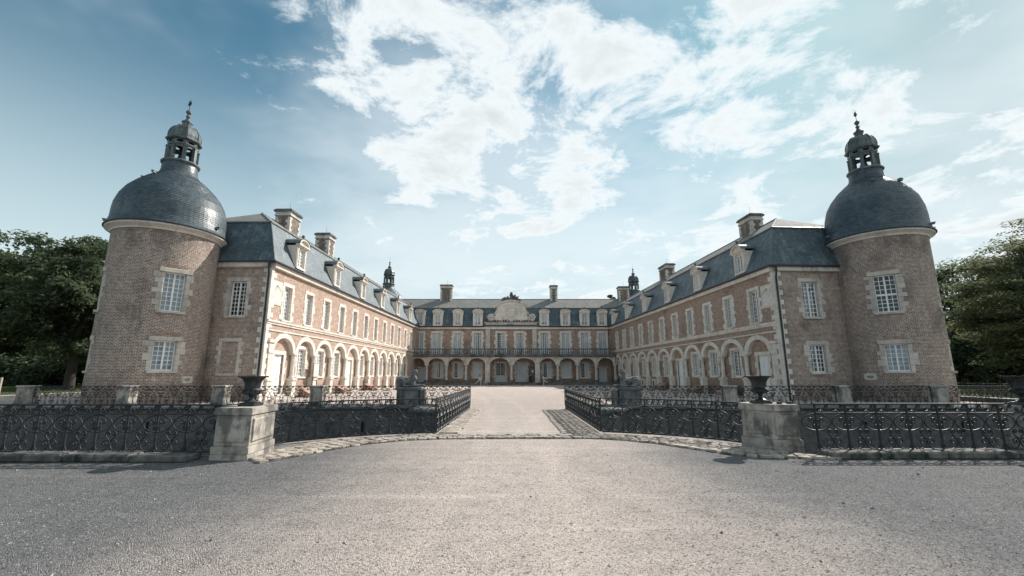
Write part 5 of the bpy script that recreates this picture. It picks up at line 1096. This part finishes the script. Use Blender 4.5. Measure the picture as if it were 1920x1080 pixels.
mat_stone('stone_statue', (0.085, 0.092, 0.095), (0.25, 0.25, 0.245), (0.025, 0.03, 0.033), 0.85, 0.85, 0.6, 2.5)
sphinx('weathered stone sphinx lying left of the bridge, facing right', 'dark stone pedestal under the left sphinx', (-4.95, 21.55), 0, 1.0)
sphinx('weathered stone sphinx with thick hair lying right of the bridge, facing left', 'dark stone pedestal under the right sphinx', (5.6, 21.55), PI, 1.15)
def figure(label, c, pose):
    H_ = [((0, 0, 1.32), (.085, .085, .11), 0)]
    if pose: P = [((0, 0, 1.0), (.13, .1, .24), .35), ((.1, 0, .8), (.12, .1, .14), 0), ((-.2, 0, .62), (.08, .07, .3), .75), ((-.45, 0, .4), (.06, .055, .24), .8), ((-.62, 0, .25), (.1, .05, .05), 0), ((.14, 0, .5), (.08, .07, .3), -.1), ((.12, 0, .2), (.06, .055, .22), .1), ((.17, 0, .03), (.1, .05, .04), 0), ((.22, 0, .95), (.05, .05, .22), -.7), ((.42, 0, .72), (.04, .04, .16), -.8), ((-.14, 0, 1.0), (.05, .05, .2), .6), ((-.04, 0, 1.2), (.05, .05, .08), 0)]
    else: P = [((0, 0, 1.0), (.12, .1, .25), -.15), ((0, 0, .78), (.11, .1, .12), 0), ((-.04, 0, .5), (.08, .07, .3), .0), ((-.03, 0, .2), (.058, .055, .24), 0), ((.02, 0, .03), (.1, .05, .04), 0), ((.16, 0, .62), (.08, .07, .22), -.75), ((.36, 0, .5), (.055, .05, .2), -1.3), ((.5, 0, .4), (.08, .04, .05), 0), ((.2, 0, 1.02), (.05, .045, .2), -.9), ((.38, 0, .84), (.04, .04, .17), -.9), ((-.1, 0, 1.0), (.05, .045, .2), .3), ((0, 0, 1.22), (.05, .05, .08), 0)]
    o = link('running_statue', blob('running_statue', P, 'statue_white', .03, 2), None, c, 0); tag(o, label, 'statue', 'white figures in front of the loggia'); h = MB(); h.lathe([(0, -.11), (.07, -.07), (.09, 0), (.07, .08), (0, .11)], 12); link('head', h.mesh('head', ['cast_iron'], smooth=True), o, (-.0, 0, 1.36))
    return o
figure('white striding figure with dark head before the left loggia pier', (-4.55, 63.2, 0), True); figure('white figure with one leg raised before the right loggia pier', (4.5, 63.2, 0), False)
o = link('dog_statue', blob('dog_statue', [((0, 0, .42), (.3, .11, .12), .1), ((.3, 0, .55), (.12, .08, .09), 0), ((-.2, .05, .2), (.05, .04, .22), 0), ((-.24, -.05, .2), (.05, .04, .22), 0.1), ((.2, .05, .2), (.045, .04, .22), 0), ((.24, -.05, .2), (.045, .04, .22), 0), ((-.36, 0, .52), (.14, .03, .03), .6), ((.42, 0, .52), (.07, .04, .04), 0)], 'fence_wood', .03, 1), None, (-3.75, 63.2, 0)); tag(o, 'small brown dog figure beside the striding white figure', 'statue')

# ------------------------------------------------------------------ things along the court walls
def hatch(label, S, a, w_, mat='red_tile'):
    p0 = S.pt(a, -.45, 0); return p0
def cellar_hatch(label, C, dr, nin, s, L_, off=.62):
    P = (C[0] + dr[0] * s - nin[0] * off, C[1] + dr[1] * s - nin[1] * off, 0); root = thing('cellar_hatch', label, 'hatch', P, 'red cellar hatches along the court walls', math.atan2(dr[1], dr[0])); sg = 1 if (dr[0] * nin[1] - dr[1] * nin[0]) > 0 else -1
    b = MB(); y0, y1 = -.45 * sg, .35 * sg; A_ = [(-L_ / 2, y0, .0), (L_ / 2, y0, 0), (L_ / 2, y1, 0), (-L_ / 2, y1, 0)]; T = [(-L_ / 2, y0, .25), (L_ / 2, y0, .25), (L_ / 2, y1, .62), (-L_ / 2, y1, .62)]
    for i in range(4): j = (i + 1) % 4; b.quad([A_[i], A_[j], T[j], T[i]])
    b.quad(T); link('brick_sides', b.mesh('brick_sides', ['brick_court']), root)
    for k in range(5):
        q = link('tile_row', block(L_ + .08, .2, .04, 'red_tile', .015), root, (0, (-.38 + .17 * k) * sg, .27 + .0786 * k)); q.rotation_euler = (math.atan2(.37, .8) * sg, 0, 0)
def frame_of(C, F): d = Vector((F[0] - C[0], F[1] - C[1])).normalized(); return d
dL = frame_of((-15.5, 27.5), (-14.5, 67.5)); nL = Vector((-dL.y, dL.x)); dR = frame_of((17.5, 28.6), (15.3, 67.5)); nR = Vector((dR.y, -dR.x))
cellar_hatch('sunlit red tiled cellar hatch nearest the left wing corner', (-15.5, 27.5), dL, nL, 5.2, 1.7); cellar_hatch('sunlit red tiled cellar hatch below the third arch of the left wing', (-15.5, 27.5), dL, nL, 11.2, 1.6); cellar_hatch('farthest red tiled cellar hatch on the left wing, past its second door', (-15.5, 27.5), dL, nL, 18.2, 1.5)
cellar_hatch('shaded red tiled cellar hatch beside the right wing door', (17.5, 28.6), dR, nR, 6.0, 1.6); cellar_hatch('shaded red tiled cellar hatch between the right wing doors', (17.5, 28.6), dR, nR, 11.2, 1.6); cellar_hatch('shaded red tiled cellar hatch past the second door of the right wing', (17.5, 28.6), dR, nR, 19.4, 1.6)
for s, l in ((22.6, 'small white framed cellar window low on the right wing, nearer one'), (26.2, 'small white framed cellar window low on the right wing, farther one')):
    P = (17.5 + dR.x * s + nR.x * -.02, 28.6 + dR.y * s + nR.y * -.02, 0); P = Vector((17.5, 28.6)) + dR * s - nR * .0; root = thing('cellar_window', l, 'window', (P.x, P.y, .1), 'cellar windows of the right wing', math.atan2(nR.y, nR.x) - PI / 2)
    b = MB(); S0 = Plane((0, -.05), (0, 1)); wall_grid(b, S0, -.45, .45, 0, .95, [(-.26, .26, .2, .75)], .1); b.quad([(-.45, -.05, .95), (.45, -.05, .95), (.45, .43, .95), (-.45, .43, .95)]); b.quad([(-.45, -.05, 0), (-.45, .43, 0), (-.45, .43, .95), (-.45, -.05, .95)]); b.quad([(.45, -.05, 0), (.45, .43, 0), (.45, .43, .95), (.45, -.05, .95)]); link('surround', b.mesh('surround', ['limestone']), root); b = MB(); b.box(-.26, .26, .03, .05, .2, .75); link('grille', b.mesh('grille', ['dark_room']), root)
def notice_board(label, P, rot, w_, h_, paper, z0):
    root = thing('notice_board', label, 'sign', P, None, rot); f = MB(); f.box(-w_ / 2, w_ / 2, -.03, .03, z0, z0 + h_); link('panel', f.mesh('panel', ['paper' if paper else 'board_face']), root); g = MB()
    for (x0, x1, za, zb) in ((-w_ / 2 - .04, w_ / 2 + .04, z0 - .04, z0), (-w_ / 2 - .04, w_ / 2 + .04, z0 + h_, z0 + h_ + .04), (-w_ / 2 - .04, -w_ / 2, z0, z0 + h_), (w_ / 2, w_ / 2 + .04, z0, z0 + h_)): g.box(x0, x1, -.045, .03, za, zb)
    link('frame', g.mesh('frame', ['cast_iron' if not paper else 'fence_wood']), root)
    if not paper: q = MB(); q.box(.05, w_ / 2 - .06, -.036, -.031, z0 + .06, z0 + h_ * .5); link('poster', q.mesh('poster', ['paper']), root)
    else:
        for k in range(5): q = MB(); q.box(-w_ / 2 + .08, w_ / 2 - .08 - .1 * (k % 2), -.034, -.031, z0 + h_ - .2 - .16 * k, z0 + h_ - .16 - .16 * k); link('text_line', q.mesh('text_line', ['sundial_line']), root)
    for x in (-w_ / 2 + .05, w_ / 2 - .05): lg = MB(); lg.box(x - .025, x + .025, 0.032, .07, 0, z0 + h_); link('leg', lg.mesh('leg', ['cast_iron']), root)
P = Vector((-15.5, 27.5)) + dL * 6.85 - nL * .2; notice_board('pale framed notice panel standing between the second and third arches of the left wing', (P.x, P.y, 0), math.atan2(dL.y, dL.x), .8, .95, True, 1.45)
notice_board('dark notice board with a white sheet beside the right loggia doors', (2.95, 67.55, .38), 0, .75, .9, False, 1.35)
b = MB(); b.lathe([(0, .0), (.2, .0), (.22, .75), (.25, .8), (.25, .88), (.1, .95), (0, .95)], 16); o = link('litter_bin', b.mesh('litter_bin', ['cast_iron'], smooth=True), None, (2.75, 66.6, .38)); tag(o, 'dark litter bin below the notice board in the loggia', 'bin')
r = random.Random(11)
for x, l in ((-10.8, 'clipped pot plant in the loggia, left part'),): pass

# ------------------------------------------------------------------ fences on the outer lawns
f_ = thing('post_and_rail_fence', 'pale wooden post and rail fence on the lawn at the far left', 'fence', (-40.3, 35.0, 0))
for k in range(6):
    q = link('post', block(.14, .14, 1.35, 'fence_wood', .015), f_, (-2.6 * k + .3, .25 * k, 0)); q.rotation_euler = (0, rnd.uniform(-.02, .06), 0)
for z in (.12, .62, 1.12):
    for k in range(5): a = (-2.6 * k + .3, .25 * k - .09, z); b = MB(); b.box(-2.6, 0, -.025, .025, -.05, .05); q = link('rail', b.mesh('rail', ['fence_wood']), f_, a, -.096)
f_ = thing('post_and_wire_fence', 'low dark post and wire fence on the lawn right of the right tower', 'fence', (43.6, 41.0, 0)); W_ = MB()
for k in range(8): q = link('post', block(.1, .1, 1.15, 'bark', .01), f_, (1.75 * k, .0, 0))
for z in (.45, .75, 1.05): b = MB(); b.tube([(-.2, 0, z), (13, 0, z)], .012, 4); link('wire', b.mesh('wire', ['gutter']), f_)
railing('iron railing on the outer bank to the right of the right tower', [(33.75, 40.0), (33.75, 22.0)], .05, False, .6)

# ------------------------------------------------------------------ trees
def leaf_mesh(name, clumps, n_per, size, mat, seed, flat_=.5):
    """clumps: array of (x,y,z,rx,rz); every leaf a small diamond of two triangles"""
    r = np.random.default_rng(seed); C = np.array(clumps); k = len(C); n = k * n_per; ci = np.repeat(np.arange(k), n_per)
    d = r.normal(size=(n, 3)); d /= np.linalg.norm(d, axis=1)[:, None]; rad = r.random(n) ** .42
    P = C[ci, :3] + d * rad[:, None] * np.stack([C[ci, 3], C[ci, 3], C[ci, 4]], -1)
    nrm = r.normal(size=(n, 3)); nrm[:, 2] = np.abs(nrm[:, 2]) + flat_; nrm += d * .6; nrm /= np.linalg.norm(nrm, axis=1)[:, None]
    t = np.cross(nrm, r.normal(size=(n, 3))); t /= np.linalg.norm(t, axis=1)[:, None]; b = np.cross(nrm, t)
    s = (size * r.uniform(.6, 1.35, n))[:, None]; V = np.stack([P - t * s, P + b * s * .55 + nrm * s * .12, P + t * s, P - b * s * .55 + nrm * s * .12], 1)
    me = bpy.data.meshes.new(name); me.vertices.add(n * 4); me.vertices.foreach_set('co', V.astype(np.float32).ravel()); me.loops.add(n * 4); me.loops.foreach_set('vertex_index', np.arange(n * 4, dtype=np.int32)); me.polygons.add(n); me.polygons.foreach_set('loop_start', np.arange(0, n * 4, 4, dtype=np.int32)); me.polygons.foreach_set('loop_total', np.full(n, 4, dtype=np.int32)); me.update(calc_edges=True); me.materials.append(MT(mat)); return me
def tree(label, pos, H_, crown_r, z_low, mat, seed, n_limb=9, clumps=90, n_per=230, leaf=.2, layered=False, group='trees beyond the moat', cat='tree'):
    r = random.Random(seed); root = thing('broadleaf_tree', label, cat, (pos[0], pos[1], 0), group); tr_ = MB(); tips = []
    th = H_ * .62; pts = [(0, 0, -.1)]
    for i in range(1, 7): pts.append((pts[-1][0] + r.uniform(-.2, .2), pts[-1][1] + r.uniform(-.2, .2), th * i / 6))
    tr_.tube(pts, H_ * .028, 9, r2=H_ * .009)
    for k in range(n_limb):
        f = r.uniform(.28, 1.0); i = f * 6; i0 = min(int(i), 5); p = Vector(pts[i0]).lerp(Vector(pts[i0 + 1]), i - i0); az = 2 * PI * k / n_limb + r.uniform(-.4, .4); l = crown_r * r.uniform(.65, 1.0); el = r.uniform(.1, .75) if not layered else r.uniform(.05, .4); q = [p]
        for j in range(1, 6): d = Vector((math.cos(az) * math.cos(el), math.sin(az) * math.cos(el), math.sin(el))); q.append(q[-1] + d * l / 5 + Vector((r.uniform(-.12, .12), r.uniform(-.12, .12), r.uniform(-.08, .1))) * l * .15); el += r.uniform(-.12, .12)
        tr_.tube(q, H_ * .0105, 6, r2=H_ * .002); tips += q[2:]
    link('trunk', tr_.mesh('trunk', ['bark'], smooth=True), root)
    C = []; zc = (H_ + z_low) / 2; hz = (H_ - z_low) / 2
    for k in range(clumps):
        if k < len(tips) * 1 and r.random() < .55: t = tips[k % len(tips)]; p = Vector(t) + Vector((r.uniform(-.8, .8), r.uniform(-.8, .8), r.uniform(-.3, .7)))
        else:
            a = r.uniform(0, 2 * PI); u = r.uniform(-1, 1); rad = (r.random() ** .35) * (1 - .18 * r.random()); w_ = math.sqrt(1 - u * u) * (1.0 if u < .2 else .97); p = Vector((crown_r * rad * w_ * math.cos(a), crown_r * rad * w_ * math.sin(a), zc + hz * rad * u))
        rr = crown_r * r.uniform(.13, .27); C.append((p.x, p.y, max(p.z, z_low * .8), rr * (1.2 if layered else 1), rr * (.34 if layered else .62)))
    link('crown', leaf_mesh('crown', C, n_per, leaf, mat, seed, 1.6 if layered else .5), root)
    return root
tree('dark full broadleaf tree closest to the left tower, trunk showing', (-43.5, 44), 16.6, 6.4, 2.2, 'leaf_dark', 21, clumps=150, n_per=230, leaf=.2)
tree('dark broadleaf tree cut by the left picture edge', (-54, 45), 17.0, 7.2, 1.6, 'leaf_dark', 22, clumps=170, n_per=230, leaf=.21)
tree('dark broadleaf tree standing between and behind the two front left trees', (-55, 58), 19.5, 7.5, 3.2, 'leaf_dark', 23, clumps=150, n_per=200, leaf=.24)
tree('dark tree half hidden behind the left tower', (-44.5, 57), 17.0, 6.5, 3.0, 'leaf_dark', 24, clumps=120, n_per=190, leaf=.24)
tree('airy light green tree with layered branches beside the right tower', (52.5, 44), 16.2, 6.8, 1.4, 'leaf_light', 31, n_limb=18, clumps=250, n_per=170, leaf=.17, layered=True)
tree('tall light green tree with layered branches at the right picture edge', (60.5, 45), 20.2, 7.6, 1.8, 'leaf_light', 32, n_limb=20, clumps=260, n_per=170, leaf=.17, layered=True)
tree('darker tree behind the airy trees on the right', (66, 62), 18.0, 7.5, 2.0, 'leaf_dark', 33, clumps=140, n_per=180, leaf=.25)
tree('treetop just showing over the ridge of the sunlit wing', (-33.5, 96), 24.0, 5.5, 9.0, 'leaf_dark', 41, clumps=80, n_per=150, leaf=.26, group='trees behind the chateau')
tree('treetop just showing beside the far right chimney', (23.6, 101), 20.7, 2.6, 9.0, 'leaf_dark', 42, clumps=60, n_per=140, leaf=.26, group='trees behind the chateau')
def wood(label, x0, x1, y0, y1, h, n, seed):
    r = random.Random(seed); C = []
    for k in range(n): z = r.random() ** .8 * h; C.append((r.uniform(x0, x1), r.uniform(y0, y1), z, r.uniform(1.6, 2.8), r.uniform(1.1, 1.9)))
    o = link('distant_wood', leaf_mesh('distant_wood', C, 120, .34, 'leaf_dark', seed)); o['kind'] = 'stuff'; tag(o, label, 'wood')
wood('dark wood closing the view behind the right hand lawn', 62, 150, 76, 92, 11, 420, 51)
wood('dark wood closing the view far left behind the trees', -170, -72, 84, 100, 9, 380, 52)
wood('dark undergrowth below the left trees beyond the moat', -100, -47, 60, 67, 4.0, 260, 53)
wood('dark undergrowth below the right trees beyond the moat', 54, 110, 58, 65, 5.5, 280, 54)


# ------------------------------------------------------------------ weeds along kerbs and cobbles, fallen leaves
def weeds():
    r = np.random.default_rng(9); P = []
    for k in range(150):
        if k < 50: P.append((r.uniform(-11, -6), 8.7 + r.normal(0, .03)))
        elif k < 90: P.append((r.uniform(6.5, 11), 9.0 + r.normal(0, .03)))
        else: q = path_at(outer, r.random()); P.append((q[0] + r.normal(0, .05), q[1] + r.normal(0, .05)))
    V = []
    for (x, y) in P:
        for j in range(r.integers(4, 12)):
            a = r.uniform(0, 2 * PI); h = r.uniform(.015, .055); w = r.uniform(.003, .007); o = r.uniform(.005, .03); V += [(x - w, y, 0), (x + w, y, 0), (x + math.cos(a) * o, y + math.sin(a) * o, h)]
    me = bpy.data.meshes.new('weeds'); me.from_pydata(V, [], [(i, i + 1, i + 2) for i in range(0, len(V), 3)]); me.materials.append(MT('leaf_light')); o = link('weeds', me); o['kind'] = 'stuff'; tag(o, 'small weeds growing along the kerbs and the cobbled strip', 'weeds')
    V = []; F = []
    for k in range(90):
        y = 2.6 + 7 * r.random() ** 1.2; x = r.uniform(-1, 1) * (y * 1.2); a = r.uniform(0, PI); s_ = r.uniform(.012, .028); i = len(V); c, s2 = math.cos(a) * s_, math.sin(a) * s_
        V += [(x - c, y - s2, .006), (x - s2 * .5, y + c * .5, .014), (x + c, y + s2, .008), (x + s2 * .5, y - c * .5, .012)]; F.append((i, i + 1, i + 2, i + 3))
    me = bpy.data.meshes.new('fallen_leaves'); me.from_pydata(V, [], F); me.materials.append(MT('dry_leaf')); o = link('fallen_leaves', me); o['kind'] = 'stuff'; tag(o, 'a few dry leaves lying on the forecourt gravel', 'leaves')
t = NT('dry_leaf', 0.8); n = t.noise(t.pos(), 3, 2); t.col(t.mix(n, (0.10, 0.06, 0.03), (0.28, 0.19, 0.10)))
weeds()
